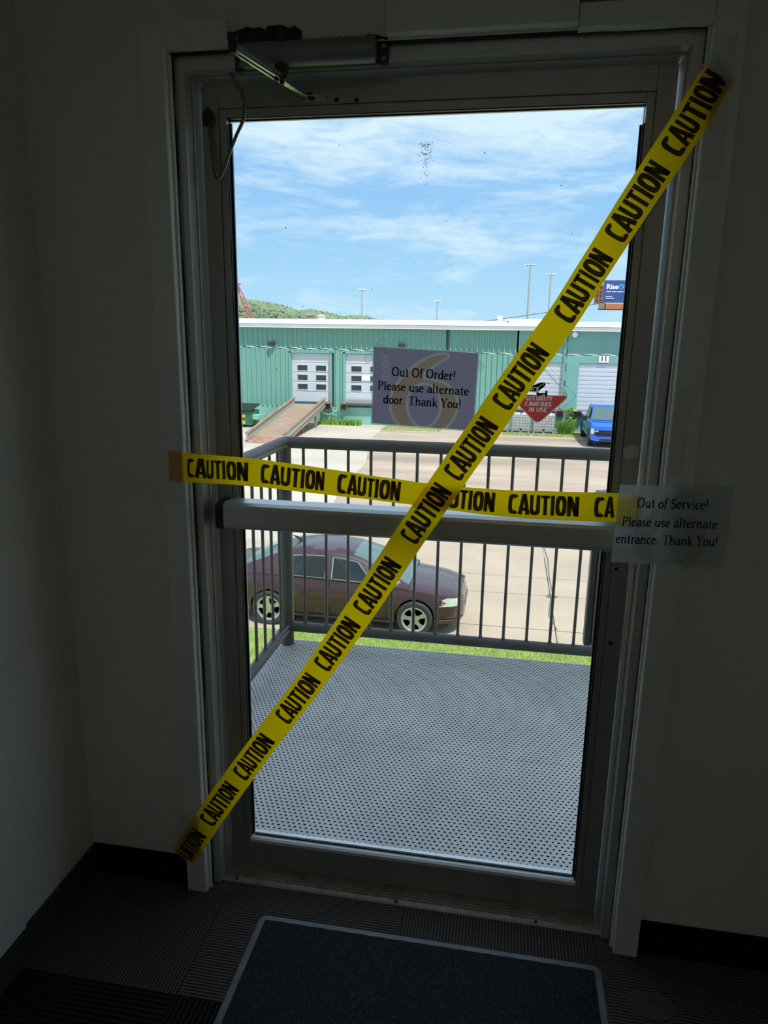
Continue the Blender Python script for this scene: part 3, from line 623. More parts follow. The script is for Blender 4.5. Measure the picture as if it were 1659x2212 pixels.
lines_patch([(-.119,1.498),(-.139,1.482),(-.131,1.468),(-.118,1.476)],sg); lines_patch([(.139,1.482),(.151,1.466),(.139,1.456)],sg)
sg2,P2=sign('paper_sign','pale laminated out of service notice taped to the right door casing',[(.459,1.228),(.692,1.2335),(.4555,1.051),(.690,1.0575)],-.1490,((.66,.74,.74),(.58,.66,.66),(.60,.57,.55),(.48,.55,.57)),
   [('Out of Service!',.175,.80,.285,.115),('Please use alternate',.06,.90,.520,.108),('entrance. Thank You!',.022,.925,.745,.112)],'print2','navy2')
patch('adhesive_tape',[(.588,1.25),(.588,1.44),(.548,1.44),(.552,1.24)],sg2,.001,-.1385)
# security sticker
X=(1,0,0);Z=(0,0,1)
stc=empty('window_sticker',(.281,-.002,1.342),'diamond security camera sticker on the glass, red lower half','sticker')
cx,cz,hw,hh=.2815,1.4035,.0715,.0700
def dia(k,rn=.16,half=False):
    cs=[(0,1),(1,0),(0,-1),(-1,0)]; o=[]
    for i in range(4):
        p=cs[i]; a=cs[i-1]; b_=cs[(i+1)%4]
        s_=(p[0]+(a[0]-p[0])*rn,p[1]+(a[1]-p[1])*rn); e_=(p[0]+(b_[0]-p[0])*rn,p[1]+(b_[1]-p[1])*rn)
        for t in(0,.25,.5,.75,1): o.append(((1-t)**2*s_[0]+2*t*(1-t)*p[0]+t*t*e_[0],(1-t)**2*s_[1]+2*t*(1-t)*p[1]+t*t*e_[1]))
    return [(cx+x*hw*k,cz+z*hh*k) for x,z in o]
yS=-.0016
B().poly([(x,yS+.0004,z) for x,z in dia(1.0)]).build('clear_film','clear2',stc,fix=False)
M['stk']=thin('sticker_print',(.5,.5,.5),tr=.6,attr='Col',gl=.03)
def sticker():
    n=420; U,V=np.meshgrid(np.linspace(cx-hw,cx+hw,n),np.linspace(cz-hh,cz+hh,n)); C_=np.zeros((n,n,3)); A=np.zeros((n,n),bool)
    def paint(mask,c_): C_[mask]=c_; A[mask]=True
    ind=inside(U,V,dia(1.0)); inn=inside(U,V,dia(.955)); wh_=(.80,.78,.78); red=(.78,.085,.08); bk=(.012,.013,.014)
    paint(ind&~inn,wh_); paint(inn&(V<cz+.001),red)
    for t_,z in(('SECURITY',1.3968),('CAMERAS',1.3835),('IN USE',1.3702)):
        qs,wd_=layout(t_,COND,.16,.15,.06); k_=.0102; kx=k_*1.42
        for q0 in qs:
            q=[(cx+(u-wd_/2)*kx,z-k_/2+v*k_) for u,v in q0]; x0_,x1_=min(a[0] for a in q),max(a[0] for a in q); y0_,y1_=min(a[1] for a in q),max(a[1] for a in q)
            i0,i1=np.searchsorted(U[0],[x0_,x1_]); j0,j1=np.searchsorted(V[:,0],[y0_,y1_]); sl=(slice(max(j0-1,0),j1+1),slice(max(i0-1,0),i1+1)); m_=inside(U[sl],V[sl],q); C_[sl][m_]=wh_
    sx=lambda x:cx-.025+(x-600)/1659*.196*1.03; sz=lambda z:1.4345-(z-340)/1382*.163*1.03
    def pic(pts,c_): paint(inside(U,V,[(sx(x),sz(z)) for x,z in pts])&ind,c_)
    pic([(600,440),(820,345),(915,345),(925,375),(905,420),(800,510),(770,540),(650,535),(615,510)],bk)
    pic([(632,445),(775,440),(795,460),(770,538),(655,533)],wh_); pic([(665,455),(755,453),(750,520),(675,518)],bk)
    pic([(695+16*math.cos(a),487+16*math.sin(a)) for a in np.linspace(0,6,9)],(.3,.3,.3)); pic([(775,436),(905,352),(912,358),(782,442)],wh_)
    pic([(752,530),(790,530),(800,548),(920,545),(920,502),(965,500),(965,618),(925,612),(915,580),(790,595),(760,598)],bk); pic([(935,372),(940,360),(990,358),(1000,375)],bk)
    idx=-np.ones((n,n),int); vs=[]; cols=[]; fs=[]
    F=A[:-1,:-1]&A[1:,:-1]&A[:-1,1:]&A[1:,1:]
    for j,i in zip(*np.nonzero(F)):
        f=[]
        for (jj,ii) in((j,i),(j,i+1),(j+1,i+1),(j+1,i)):
            if idx[jj,ii]<0: idx[jj,ii]=len(vs); vs.append((U[jj,ii],yS,V[jj,ii])); cols.append((*C_[jj,ii],1))
            f.append(idx[jj,ii])
        fs.append(tuple(f))
    b=B(); b.v=vs; b.f=fs; b.m=[0]*len(fs); o=b.build('printed_film','stk',stc,fix=False); a_=o.data.color_attributes.new('Col','FLOAT_COLOR','POINT'); a_.data.foreach_set('color',np.array(cols,np.float32).ravel())
sticker(); b=B()
b=B()
for a_,c_ in((((cx+.010,1.478)),(cx+.084,1.4045)),((cx+.084,1.4045),(cx+.012,1.3285)),((cx+.0,1.478),(cx+.05,1.43))): b.tube([(a_[0],yS-.0008,a_[1]),(c_[0],yS-.0008,c_[1])],.0003,4)
b.build('film_edge','speck',stc)

# =====================================================================  DOORMAT
mt_=empty('doormat',(.07,-.5,0),'dark blue-grey carpet doormat with worn rubber border in front of the door','mat')
x0,x1,yb,yf=-.376,.519,-.183,-1.35
def rr(x0,x1,y0,y1,r,z,jag=0):
    o=[]
    for cx_,cy_,a in((x1-r,y1-r,0),(x0+r,y1-r,90),(x0+r,y0+r,180),(x1-r,y0+r,270)):
        for k in range(6): t=math.radians(a+18*k); o.append((cx_+r*math.cos(t),cy_+r*math.sin(t),z))
    return o
A_,Bb,Cc,Dd=rr(x0,x1,yf,yb,.022,.0005),rr(x0+.004,x1-.004,yf+.004,yb-.004,.02,.0035),rr(x0+.021,x1-.021,yf+.021,yb-.021,.012,.0045),rr(x0+.021,x1-.021,yf+.021,yb-.021,.012,.001)
b=B().loft([A_,Bb,Cc,Dd],close=True,caps=False); b.build('rubber_border','grubber',mt_)
def mz(u,v): return Vector((x0+.020+(x1-x0-.040)*u,yf+.020+(yb-yf-.040)*v,.0062+.0011*math.sin(u*97+v*13)*math.sin(v*81)))
grid('pile','pile',mz,60,60,mt_)
b=B()
for k in range(5200):
    x,y=R_.uniform(x0+.025,x1-.025),R_.uniform(-.75,yb-.025); a=R_.uniform(0,6.28); l=R_.uniform(.003,.009); z=.0068; dx,dy=l*math.cos(a),l*math.sin(a)
    p=[(x,y,z),(x+dx*.5-dy*.25,y+dy*.5+dx*.25,z+.0018),(x+dx,y+dy,z+.0006)]; w=.00022
    for i in range(2): b.add([(p[i][0]-dy/l*w,p[i][1]+dx/l*w,p[i][2]),(p[i][0]+dy/l*w,p[i][1]-dx/l*w,p[i][2]),(p[i+1][0]+dy/l*w,p[i+1][1]-dx/l*w,p[i+1][2]),(p[i+1][0]-dy/l*w,p[i+1][1]+dx/l*w,p[i+1][2])],[(0,1,2,3)])
o=b.build('pile_fibres','hair',mt_,fix=False); o['kind']='stuff'
ct=B().box(.165,.1665,yb-.021,yb+.001,.0036,.0051); ct.build('border_split','black',mt_)

# =====================================================================  BALCONY
bal=empty('balcony',(.1,.85,-.02),'grey perforated steel landing outside the door','balcony')
def perf(xa,xb,ya,yb_,z):
    p=.0185; q=.0165; nx=int((xb-xa)/p); ny=int((yb_-ya)/q); px=(xb-xa)/nx; py=(yb_-ya)/ny
    vs=[];fs=[];ms=[]
    for j in range(ny):
        off=0 if j%2 else .5
        for i in range(nx+1):
            cx_=xa+(i+off)*px; cy_=ya+(j+.5)*py
            l=max(xa,cx_-px/2); r=min(xb,cx_+px/2)
            if r-l<px*.3: 
                if r>l: k=len(vs); vs+=[(l,cy_-py/2,z),(r,cy_-py/2,z),(r,cy_+py/2,z),(l,cy_+py/2,z)]; fs.append((k,k+1,k+2,k+3)); ms.append(0)
                continue
            if r-l<px*.99:
                k=len(vs); vs+=[(l,cy_-py/2,z),(r,cy_-py/2,z),(r,cy_+py/2,z),(l,cy_+py/2,z)]; fs.append((k,k+1,k+2,k+3)); ms.append(0); continue
            k=len(vs); a=px*.32; b_=py*.25; h=.0016
            vs+=[(l,cy_-py/2,z),(r,cy_-py/2,z),(r,cy_+py/2,z),(l,cy_+py/2,z),
                 (cx_,cy_-b_,z+h),(cx_+a,cy_,z+h),(cx_,cy_+b_,z+h),(cx_-a,cy_,z+h),
                 (cx_,cy_-b_,z-.004),(cx_+a,cy_,z-.004),(cx_,cy_+b_,z-.004),(cx_-a,cy_,z-.004)]
            for f in((0,1,5,4),(1,2,6,5),(2,3,7,6),(3,0,4,7)): fs.append(tuple(k+t for t in f)); ms.append(0)
            for f in((4,5,9,8),(5,6,10,9),(6,7,11,10),(7,4,8,11),(8,9,10,11)): fs.append(tuple(k+t for t in f)); ms.append(1)
    b=B(); b.v=vs; b.f=fs; b.m=ms; return b
perf(-.895,1.10,.105,.7465,-.03).build('deck_plate',['deck','deckhole'],bal,fix=False); perf(-.895,1.10,.748,1.640,-.03).build('deck_plate',['deck','deckhole'],bal,fix=False)
B().box(-.88,1.08,.70,.79,-.06,-.037).build('joist','rail',bal)
B().box(-.905,1.11,1.640,1.652,-.15,-.0285).box(-.905,-.895,.102,1.64,-.15,-.0285).box(1.10,1.11,.102,1.64,-.15,-.0285).build('edge_beam','deck',bal)
B().box(-.86,1.06,.45,.50,-.15,-.037).box(-.86,1.06,1.1,1.15,-.15,-.037).build('joist','rail',bal)
for px in(-.80,1.0): B().box(px-.05,px+.05,1.5,1.6,G,-.15).build('support_post','rail',bal)
rl_=empty('railing',(-.855,1.6,-.03),'dark grey painted pipe railing with round balusters along the landing','railing')
zt,zb=1.032,.068; cxp,cyp=-.857,1.600
B().tube([(cxp,.13,zt),(cxp,1.2,zt),(cxp,cyp-.03,zt),(cxp+.010,cyp-.010,zt),(cxp+.03,cyp,zt),(0,cyp,zt),(1.09,cyp,zt)],.029,16).build('top_rail','rail',rl_,smooth=True)
B().tube([(cxp,.13,zb),(cxp,cyp,zb)],.026,14).build('bottom_rail','rail',rl_,smooth=True); B().tube([(cxp,cyp,zb),(1.09,cyp,zb)],.026,14).build('bottom_rail','rail',rl_,smooth=True)
b=B(); lathe(b,(cxp,cyp,-.0275),(0,0,1),[(0,.032),(1.04,.032)],18); b.build('post','rail',rl_,smooth=True)
B().box(cxp-.06,cxp+.06,cyp-.06,cyp+.036,-.0275,-.018).build('base_plate','rail',rl_) if False else None
b=B(); lathe(b,(1.06,cyp,-.0275),(0,0,1),[(0,.03),(1.04,.03)],18); b.build('post','rail',rl_,smooth=True)
b=B(); lathe(b,(cxp,.16,-.0275),(0,0,1),[(0,.03),(1.04,.03)],18); b.build('post','rail',rl_,smooth=True)
bm_=B(); lathe(bm_,(0,0,zb+.02),(0,0,1),[(0,.016),(.008,.0105),(.016,.0075),(zt-zb-.045,.0075)],10); bo=None
for x,y in [(-.762+.1125*k,cyp) for k in range(16)]+[(cxp,1.487-.118*k) for k in range(11)]:
    if bo is None: bo=bm_.build('baluster','rail',None,smooth=True); bo.parent=rl_; o=bo
    else: o=bo.copy(); COL.objects.link(o)
    o.location=(x-rl_.location.x,y-rl_.location.y,-rl_.location.z)

# =====================================================================  GROUND
ground=box('ground','lot',(-160,140,.2,320,G-.6,G-.06)); struct(ground)
pav=B().box(-60,60,15.5,44,G-.06,G).build('parking_lot','lot'); struct(pav)
pl=B().poly([(-60,15.5,G+.004),(-4.6,15.5,G+.004),(-5.5,22.5,G+.004),(-5.7,28,G+.004),(-6.95,35.4,G+.004),(-7.2,41.9,G+.004),(-60,41.9,G+.004)],(0,0,-.05)).build('concrete_apron','pale',pav)
road=bpy.data.objects.new('pavement',None); COL.objects.link(road); road.location=(0,12,G); road['kind']='structure'
yy=[9.86,10.86,12.72,17.05,20.5]; xx=[-14,-9.4,-4.7,1.30,6.2,12]
for j in range(3):
    for i in range(5):
        z=G+R_.uniform(.001,.006); B().box(xx[i]+.012,xx[i+1]-.012,yy[j]+.012,yy[j+1]-.012,G-.06,z).build('concrete_slab','conc',road)
b=B().box(-14,12,9.86,17.05,G-.06,G-.012); b.build('joint_bed','joint',road)
cr_=[(1.02,17.4),(1.30,16.9),(1.38,15.4),(1.34,13.9),(1.36,12.9),(1.28,12.3),(1.22,11.6),(1.33,10.9)]
b=B()
for i in range(len(cr_)-1):
    (xa,ya),(xb,yb2)=cr_[i],cr_[i+1]; w=.014
    b.add([(xa-w,ya,G+.0075),(xa+w,ya,G+.0075),(xb+w,yb2,G+.0075),(xb-w,yb2,G+.0075)],[(0,1,2,3)])
b.add([(1.33+.13*math.cos(t)*R_.uniform(.6,1.2),12.72+.16*math.sin(t)*R_.uniform(.6,1.2),G+.0076) for t in [2*pi*i/14 for i in range(14)]],[tuple(range(14))])
b.build('tar_crack','joint',road)
struct(box('lawn','lawn',(-14,12,.2,9.84,G-.06,G+.005)))
b=B()
def blades(b,n,fx,fy,h0,h1,w=.004,z=G):
    for k in range(n):
        x,y=fx(),fy(); a=R_.uniform(0,6.28); h=R_.uniform(h0,h1); dx,dy=math.cos(a)*w,math.sin(a)*w; lx,ly=R_.uniform(-.35,.35)*h,R_.uniform(-.35,.35)*h
        b.add([(x-dx,y-dy,z),(x+dx,y+dy,z),(x+lx,y+ly,z+h)],[(0,1,2)])
blades(b,42000,lambda:R_.uniform(-3.9,3.2),lambda:R_.uniform(7.3,9.86+.0),.03,.075,.007)
tag(b.build('grass','blade',fix=False),'short green lawn grass beside the pavement below the landing','grass',kind='stuff')
# strips of weeds at the warehouse foot
for nm,lb,xa,xb,ya,yb2,h0,h1,n in [('weeds','low green weeds at the warehouse foot between the dock bumpers',-11.3,-8.7,41.1,41.6,.15,.45,1300),
    ('weeds','low green weeds left of the loading ramp',-14.9,-13.2,41.0,41.6,.15,.5,900),
    ('weeds','tall bright green weeds between the white totes and the blue pickup',3.22,3.98,40.5,40.85,.3,.85,2500),
    ('grass_strip','worn strip of grass across the gravel behind the out of order notice',-7.2,-3.6,39.6,41.5,.02,.09,1800),
    ('grass_strip','thin yellowed grass in front of the white totes',0,4.3,39.2,40.2,.03,.09,2600)]:
    b=B(); blades(b,n,lambda:R_.uniform(xa,xb),lambda:R_.uniform(ya,yb2),h0,h1,.03); tag(b.build(nm,'weed' if nm=='weeds' else 'blade',fix=False),lb,'grass' if nm!='weeds' else 'weeds',kind='stuff')
b=B()
for k in range(260):
    t=R_.uniform(0,1); x=3.80+max(-.4,min(.4,R_.gauss(0,.2)))*(1.2-t*.5); y=41.35+max(-.2,min(.2,R_.gauss(0,.1))); z=G+.1+t*1.35; a=R_.uniform(0,6.28); l=.16; dx,dy=l*math.cos(a),l*math.sin(a)
    b.add([(x,y,z),(x+dx*.5-dy*.3,y+dy*.5+dx*.3,z+.05),(x+dx,y+dy,z+.02),(x+dx*.5+dy*.3,y+dy*.5-dx*.3,z-.03)],[(0,1,2,3)])
tag(b.build('shrub','weed',fix=False),'leafy green shrub growing against the warehouse beside the blue pickup','shrub')

# =====================================================================  WAREHOUSE
wh=empty('warehouse',(-5,42,G),'teal metal warehouse with white roof edge and loading doors across the lot','building')
YF=42.0
def part(n,mt,b,par=wh,bevel=0): return B().box(*b).build(n,mt,par,bevel=bevel)
part('building_core','tealblk',(-32,26,42.35,70,G,2.4))
part('foundation','tealbase',(-32,3.2,YF-.03,42.4,G,-2.62)); part('foundation','tealblk',(3.2,26,YF-.03,42.4,G,-2.34))
# openings: (x0,x1,z1)
ops=[(-13.30,-10.80,.67),(-9.84,-7.34,.67),(.55,3.28,.37),(4.21,6.95,.37),(8.2,10.9,.37)]
pw=.32
def ribpanel(z0,z1):
    pr=[(0,0),(.10,0),(.125,-.08),(.195,-.08),(.22,0),(.32,0)]
    b=B().loft([[(x,y,z0) for x,y in pr],[(x,y,z1) for x,y in pr]],caps=False); return b.build('siding_panel','teal',None,fix=False)
cache={}
def putp(x,z0,z1):
    k=(z0,z1)
    if k not in cache: o=cache[k]=ribpanel(z0,z1); o.parent=wh
    else: o=cache[k].copy(); COL.objects.link(o)
    o.location=(x-wh.location.x,YF-wh.location.y,-wh.location.z)
x=-19.2
while x<.5-.01:
    blk=[o_ for o_ in ops[:2] if x+pw>o_[0]+.02 and x<o_[1]-.02]
    if blk: putp(x,.70,2.20)
    else: putp(x,-2.62,2.20)
    x+=pw
# block wall right, pieces round the doors
part('block_wall','tealblk',(.50,3.9,YF,42.3,.37,2.2)); part('block_wall','tealblk',(3.28,4.21,YF,42.3,-2.34,.37)); part('block_wall','tealblk',(3.9,26,YF,42.3,.37,2.2)); part('block_wall','tealblk',(6.95,8.2,YF,42.3,-2.34,.37)); part('block_wall','tealblk',(10.9,26,YF,42.3,-2.34,.37))
part('block_wall','tealblk',(.44,.55,YF,42.3,-2.34,.37))
for xa,xb in((-13.42,-13.30),(-10.80,-10.68),(-9.96,-9.84),(-7.34,-7.22)): part('door_frame','teal',(xa,xb,YF-.07,42.3,-2.40,.76))
for xa,xb in((-13.42,-10.68),(-9.96,-7.22)): part('door_frame','teal',(xa,xb,YF-.07,42.3,.67,.78))
part('downspout','dark',(-3.60,-3.50,YF-.12,YF-.04,1.0,2.25)); part('downspout','teal',(3.28,3.40,YF-.10,YF,-2.3,2.2))
for z,h in((1.55,.5),(.75,.4),(-.1,.45),(-.95,.3),(-1.7,.35)): part('hinge_strap','dark',(3.40,3.455,YF-.05,YF,z,z+h))
part('downspout','teal',(-19.6,-19.2,YF-.05,42.3,-2.6,2.2))
# roof edge
part('roof_fascia','white',(-32,26,41.45,42.4,2.40,2.66)); part('roof_fascia','white',(-32,26,41.52,42.4,2.18,2.385)); part('roof_sheet','white',(-32,26,41.45,70,2.66,2.70)); part('roof_curb','white',(-.2,3.9,43,50,2.70,2.86))
b=B(); lathe(b,(-.55,42.8,2.70),(0,0,1),[(0,.10),(.12,.10),(.14,.17),(.28,.17),(.34,.05)],12); b.build('roof_vent','white',wh,smooth=True)
# sectional doors with windows
def secdoor(x0,x1):
    d=bpy.data.objects.new('sectional_door',None); COL.objects.link(d); d.parent=wh; d.location=(x0-wh.location.x,YF+.08-wh.location.y,-2.36-wh.location.z)
    zs=[-2.34,-1.70,-1.06,-.50,.08,.66]
    for i in range(5): B().box(x0,x1,YF+.10,YF+.16,zs[i]+.008,zs[i+1]-.008).build('door_section','odoor',d,bevel=.01)
    for xa in(x0+.38,x0+1.58):
        for zt_ in(-.08,-.67,-1.24): B().box(xa,xa+.64,YF+.085,YF+.102,zt_-.33,zt_).build('door_window','win',d); 
    fr_=B()
    for xa in(x0+.38,x0+1.58):
        for zt_ in(-.08,-.67,-1.24):
            fr_.box(xa-.03,xa+.67,YF+.075,YF+.11,zt_,zt_+.03).box(xa-.03,xa+.67,YF+.075,YF+.11,zt_-.36,zt_-.33).box(xa-.03,xa,YF+.075,YF+.11,zt_-.33,zt_).box(xa+.64,xa+.67,YF+.075,YF+.11,zt_-.33,zt_)
    fr_.build('window_frame','odoor',d); return d
sd1=secdoor(-13.30,-10.80); sd2=secdoor(-9.84,-7.34)
pp=B().box(-8.79,-8.28,YF+.06,YF+.085,-.94,-.62).build('notice','white',sd2)
# rolling doors of slats
def rolldoor(x0,x1,zt_):
    d=bpy.data.objects.new('rolling_door',None); COL.objects.link(d); d.parent=wh; d.location=(x0-wh.location.x,YF+.1-wh.location.y,-2.34-wh.location.z); n=11; h=(zt_+2.34)/n; first=None
    for i in range(n):
        if first is None:
            z=-2.34; first=B().loft([[(xx_,YF+.12,z),(xx_,YF+.075,z+.012),(xx_,YF+.070,z+h*.5),(xx_,YF+.075,z+h-.012),(xx_,YF+.12,z+h)] for xx_ in(x0,x1)],close=True).build('slat','odoor',d); o=first
        else: o=first.copy(); COL.objects.link(o)
        o.location=(0,0,i*h)
for o_ in ops[2:]: rolldoor(*o_)
nb=part('number_sign','white',(5.27,5.83,YF-.04,YF,.43,.84)); fonttext('lettering','11',.40,'dark',nb,(5.55,YF-.045,.635),X,Z,bold=.01)
for x,z in((-14.5,1.2),(-6.3,1.23)): part('wall_light','dark',(x-.18,x+.18,YF-.3,YF-.05,z-.10,z+.10),bevel=.02)
b=B(); lathe(b,(3.80,YF-.02,2.02),(0,-1,-.2),[(0,.08),(.10,.10),(.14,.16),(.24,.17),(.32,.10),(.34,.02)],14); b.build('globe_light','white',wh,smooth=True)
# dock levellers, bumpers, ladder, hose
for xa,xb in((-11.30,-10.66),(-10.10,-9.65),(-.35,.1),(3.02,3.52),(3.98,4.75)):
    o=part('bumper_frame','rustr',(xa,xb,YF-.22,YF-.03,-2.72,-2.34)); B().box(xa+.08,xb-.08,YF-.32,YF-.20,-2.70,-2.42).build('rubber_block','rubber',o)
part('dock_leveller','rust',(-9.65,-7.5,YF-.30,YF,-2.42,-2.30)); part('dock_leveller','cage',(-9.66,-7.5,YF-.35,YF,-2.30,-2.10)); part('dock_leveller','rust',(.6,3.1,YF-.2,YF,-2.44,-2.33)); part('dock_leveller','rust',(4.75,6.9,YF-.2,YF,-2.44,-2.33))
lb=B()
for xx_ in(-10.62,-10.18): lb.box(xx_-.02,xx_+.02,YF-.16,YF-.12,-3.6,-2.5)
for k in range(4): lb.box(-10.62,-10.18,YF-.16,YF-.12,-3.45+k*.26,-3.41+k*.26)
lb.build('ladder','tealbase',wh)
B().tube([(-11.3,41.6,-2.75),(-11.1,41.55,-3.0),(-10.8,41.55,-3.05),(-10.5,41.6,-2.95),(-10.25,41.6,-2.7)],.02,6).build('hose','cabw',wh)
# overhead twisted service cable in front of the facade
oc=empty('overhead_cable',(-2,12,2.2),'thin twisted white and dark cable strung in front of the teal warehouse','cable')
def cabp(t): x=-14+26*t; u=(x+9.5)/13.5; return Vector((x,12, 1.400-.150*u+.085*(2*u-1)**2))
for ph,mt,nm,rr_ in((0,'cabw','white_strand',.0085),(pi,'cabd','dark_strand',.008)):
    pts=[]
    for i in range(1300):
        t=i/1299; p=cabp(t); a=p.x/.31*2*pi+ph; pts.append(p+Vector((0,math.cos(a)*.006,math.sin(a)*.006)))
    B().tube(pts,rr_,5).build(nm,mt,oc)
for x in(-14,12): B().tube([(x,12,G),(x,12,cabp(0 if x<0 else 1).z+.4)],.13,10).build('support_pole','rust',oc)
# loading ramp
ra=empty('loading_ramp',(-12,37,G),'rusty steel loading ramp with weathered blue side rails rising to the left dock door','ramp')
T0,T1=Vector((-12.93,41.4,-2.42)),Vector((-11.08,41.4,-2.42)); D0,D1=Vector((-12.85,33.6,G+.17)),Vector((-11.0,33.6,G+.17)); dn=Vector((0,0,-.12))
nP=12
for i in range(nP):
    a0,a1=D0.lerp(T0,i/nP),D1.lerp(T1,i/nP); b0,b1=D0.lerp(T0,(i+.985)/nP),D1.lerp(T1,(i+.985)/nP)
    B().poly([a0,a1,b1,b0],dn).build('deck_plank','rust',ra)
def rail(p,q,par,name='side_rail'):
    s_=Vector((.09,0,0)); o=B().poly([p,q,q+Vector((0,0,.34)),p+Vector((0,0,.34))],s_).build(name,'rampblue',par)
    B().poly([p+Vector((-.03,0,.34)),q+Vector((-.03,0,.34)),q+Vector((.14,0,.34)),p+Vector((.14,0,.34))],(0,0,.06)).build('top_flange','rustr',o); B().poly([p+Vector((-.02,0,-.14)),q+Vector((-.02,0,-.14)),q+Vector((.16,0,-.14)),p+Vector((.16,0,-.14))],(0,0,.07)).build('bottom_flange','rustr',o)
e_=Vector((0,-.8,-.10)); rail(D0+e_+Vector((-.09,0,0)),T0+Vector((-.09,0,0)),ra); rail(D1+e_,T1,ra)
B().poly([(-12.82,32.3,G+.01),(-11.0,32.3,G+.01),(-11.0,33.6,G+.165),(-12.85,33.6,G+.165)],(0,0,-.02)).build('lip_plate','rustr',ra)
for y_,z_ in((36.6,-3.25),(39.4,-2.85)):
    for x_p in(-12.9,-11.05): B().box(x_p-.05,x_p+.05,y_-.05,y_+.05,G,z_).build('support_leg','rust',ra)
# dumpster
du=empty('dumpster',(-15.9,39.2,G),'dark green dumpster with yellow decals at the foot of the ramp','dumpster')
B().box(-17.0,-14.75,38.5,40,G+.12,-2.70).build('container_body','dump',du,bevel=.03); B().poly([(-17.05,38.4,-2.68),(-14.70,38.4,-2.68),(-14.7,40.05,-2.40),(-17.05,40.05,-2.40)],(0,0,.05)).build('lid','black',du)
for z in(-2.98,-3.36): B().box(-15.42,-15.10,38.485,38.5,z-.08,z+.10).build('decal','yellow',du)
B().box(-14.75,-14.35,38.7,39.3,-3.2,-2.92).build('fork_pocket','tealbase',du,bevel=.02)
for x,y in((-16.8,38.7),(-14.95,38.7),(-16.8,39.8),(-14.95,39.8)): B().box(x-.08,x+.08,y-.08,y+.08,G,G+.12).build('caster','black',du)
# IBC totes
def tote(x0,x1,label):
    t=empty('liquid_tote',((x0+x1)/2,41,G),label,'container','white caged liquid totes by the dock'); y0,y1=40.5,41.5
    B().box(x0,x1,y0,y1,G,G+.04).box(x0,x1,y0,y1,G+.10,G+.13).box(x0,x0+.12,y0,y1,G+.04,G+.10).box(x1-.12,x1,y0,y1,G+.04,G+.10).box((x0+x1)/2-.06,(x0+x1)/2+.06,y0,y1,G+.04,G+.10).build('pallet','cage',t)
    B().box(x0+.03,x1-.03,y0+.03,y1-.03,G+.13,G+1.10).build('tank','tote',t,bevel=.06,seg=3,smooth=True)
    b=B(); n=7
    for k in range(n+1):
        x=x0+.01+(x1-x0-.02)*k/n; b.box(x-.011,x+.011,y0,y0+.022,G+.13,G+1.13); b.box(x-.011,x+.011,y1-.022,y1,G+.13,G+1.13)
        y=y0+(y1-y0)*k/n; b.box(x0-.003,x0+.018,y-.01,y+.01,G+.13,G+1.13); b.box(x1-.018,x1+.003,y-.01,y+.01,G+.13,G+1.13)
    for k in range(7): z=G+.15+k*.16; b.box(x0,x1,y0-.012,y0+.012,z-.011,z+.011); b.box(x0-.01,x0+.012,y0,y1,z-.011,z+.011); b.box(x1-.012,x1+.01,y0,y1,z-.011,z+.011); b.box(x0,x1,y1-.012,y1+.012,z-.011,z+.011)
    b.build('cage','cage',t); lathe(B(),((x0+x1)/2,41,G+1.08),(0,0,1),[(0,.10),(.06,.10),(.065,.05)],14).build('cap','black',t)
    lathe(B(),((x0+x1)/2,y0+.03,G+.22),(0,-1,0),[(0,.05),(.06,.05)],10).build('valve','black',t)
tote(-.72,.36,'white caged liquid tote, leftmost of three and half hidden by the tape'); tote(.46,1.58,'white caged liquid tote in the middle of three'); tote(1.70,2.96,'white caged liquid tote, rightmost of three beside the tall weeds')

# =====================================================================  CARS
def wheel(par,c,axis_y,r,w,name='wheel'):
    """axis_y=-1: outer face looks to -y; 'x' variant via axis vector"""
    ax=Vector(axis_y); W_=bpy.data.objects.new(name,None); COL.objects.link(W_); W_.parent=par; W_.location=Vector(c)-par.location
    c=Vector(c); lathe(B(),c-ax*w*.5,ax,[(0,r*.72),(.0,r*.93),(.03,r),(w-.03,r),(w,r*.93),(w+.004,r*.76),(w-.01,r*.70),(w*.4,r*.66)],36).build('tyre','tyre',W_,smooth=True)
    u=ax.orthogonal().normalized(); v=ax.cross(u); f=c+ax*(w*.5-.012)
    b=B(); lathe(b,c+ax*(w*.5-.03),ax,[(0,r*.70),(.03,r*.72),(.034,r*.69),(.02,r*.62),(.0,r*.60)],36)
    for k in range(5):
        a=2*pi*k/5+.3; d=u*math.cos(a)+v*math.sin(a); p=d.cross(ax)
        b.loft([[f+d*r*.12+p*r*.15,f+d*r*.12-p*r*.15,f+d*r*.12-p*r*.15-ax*.03,f+d*r*.12+p*r*.15-ax*.03],[f+d*r*.40+p*r*.085+ax*.004,f+d*r*.40-p*r*.085+ax*.004,f+d*r*.40-p*r*.085-ax*.03,f+d*r*.40+p*r*.085-ax*.03],[f+d*r*.66+p*r*.17,f+d*r*.66-p*r*.17,f+d*r*.66-p*r*.17-ax*.03,f+d*r*.66+p*r*.17-ax*.03]],close=True)
    lathe(b,f-ax*.02,ax,[(0,r*.19),(.02,r*.19),(.026,r*.12)],16); b.build('rim','wheel',W_,smooth=False)
    lathe(B(),c+ax*(w*.5-.07),ax,[(0,r*.64),(.004,r*.64)],24).build('brake_disc','black',W_); return W_
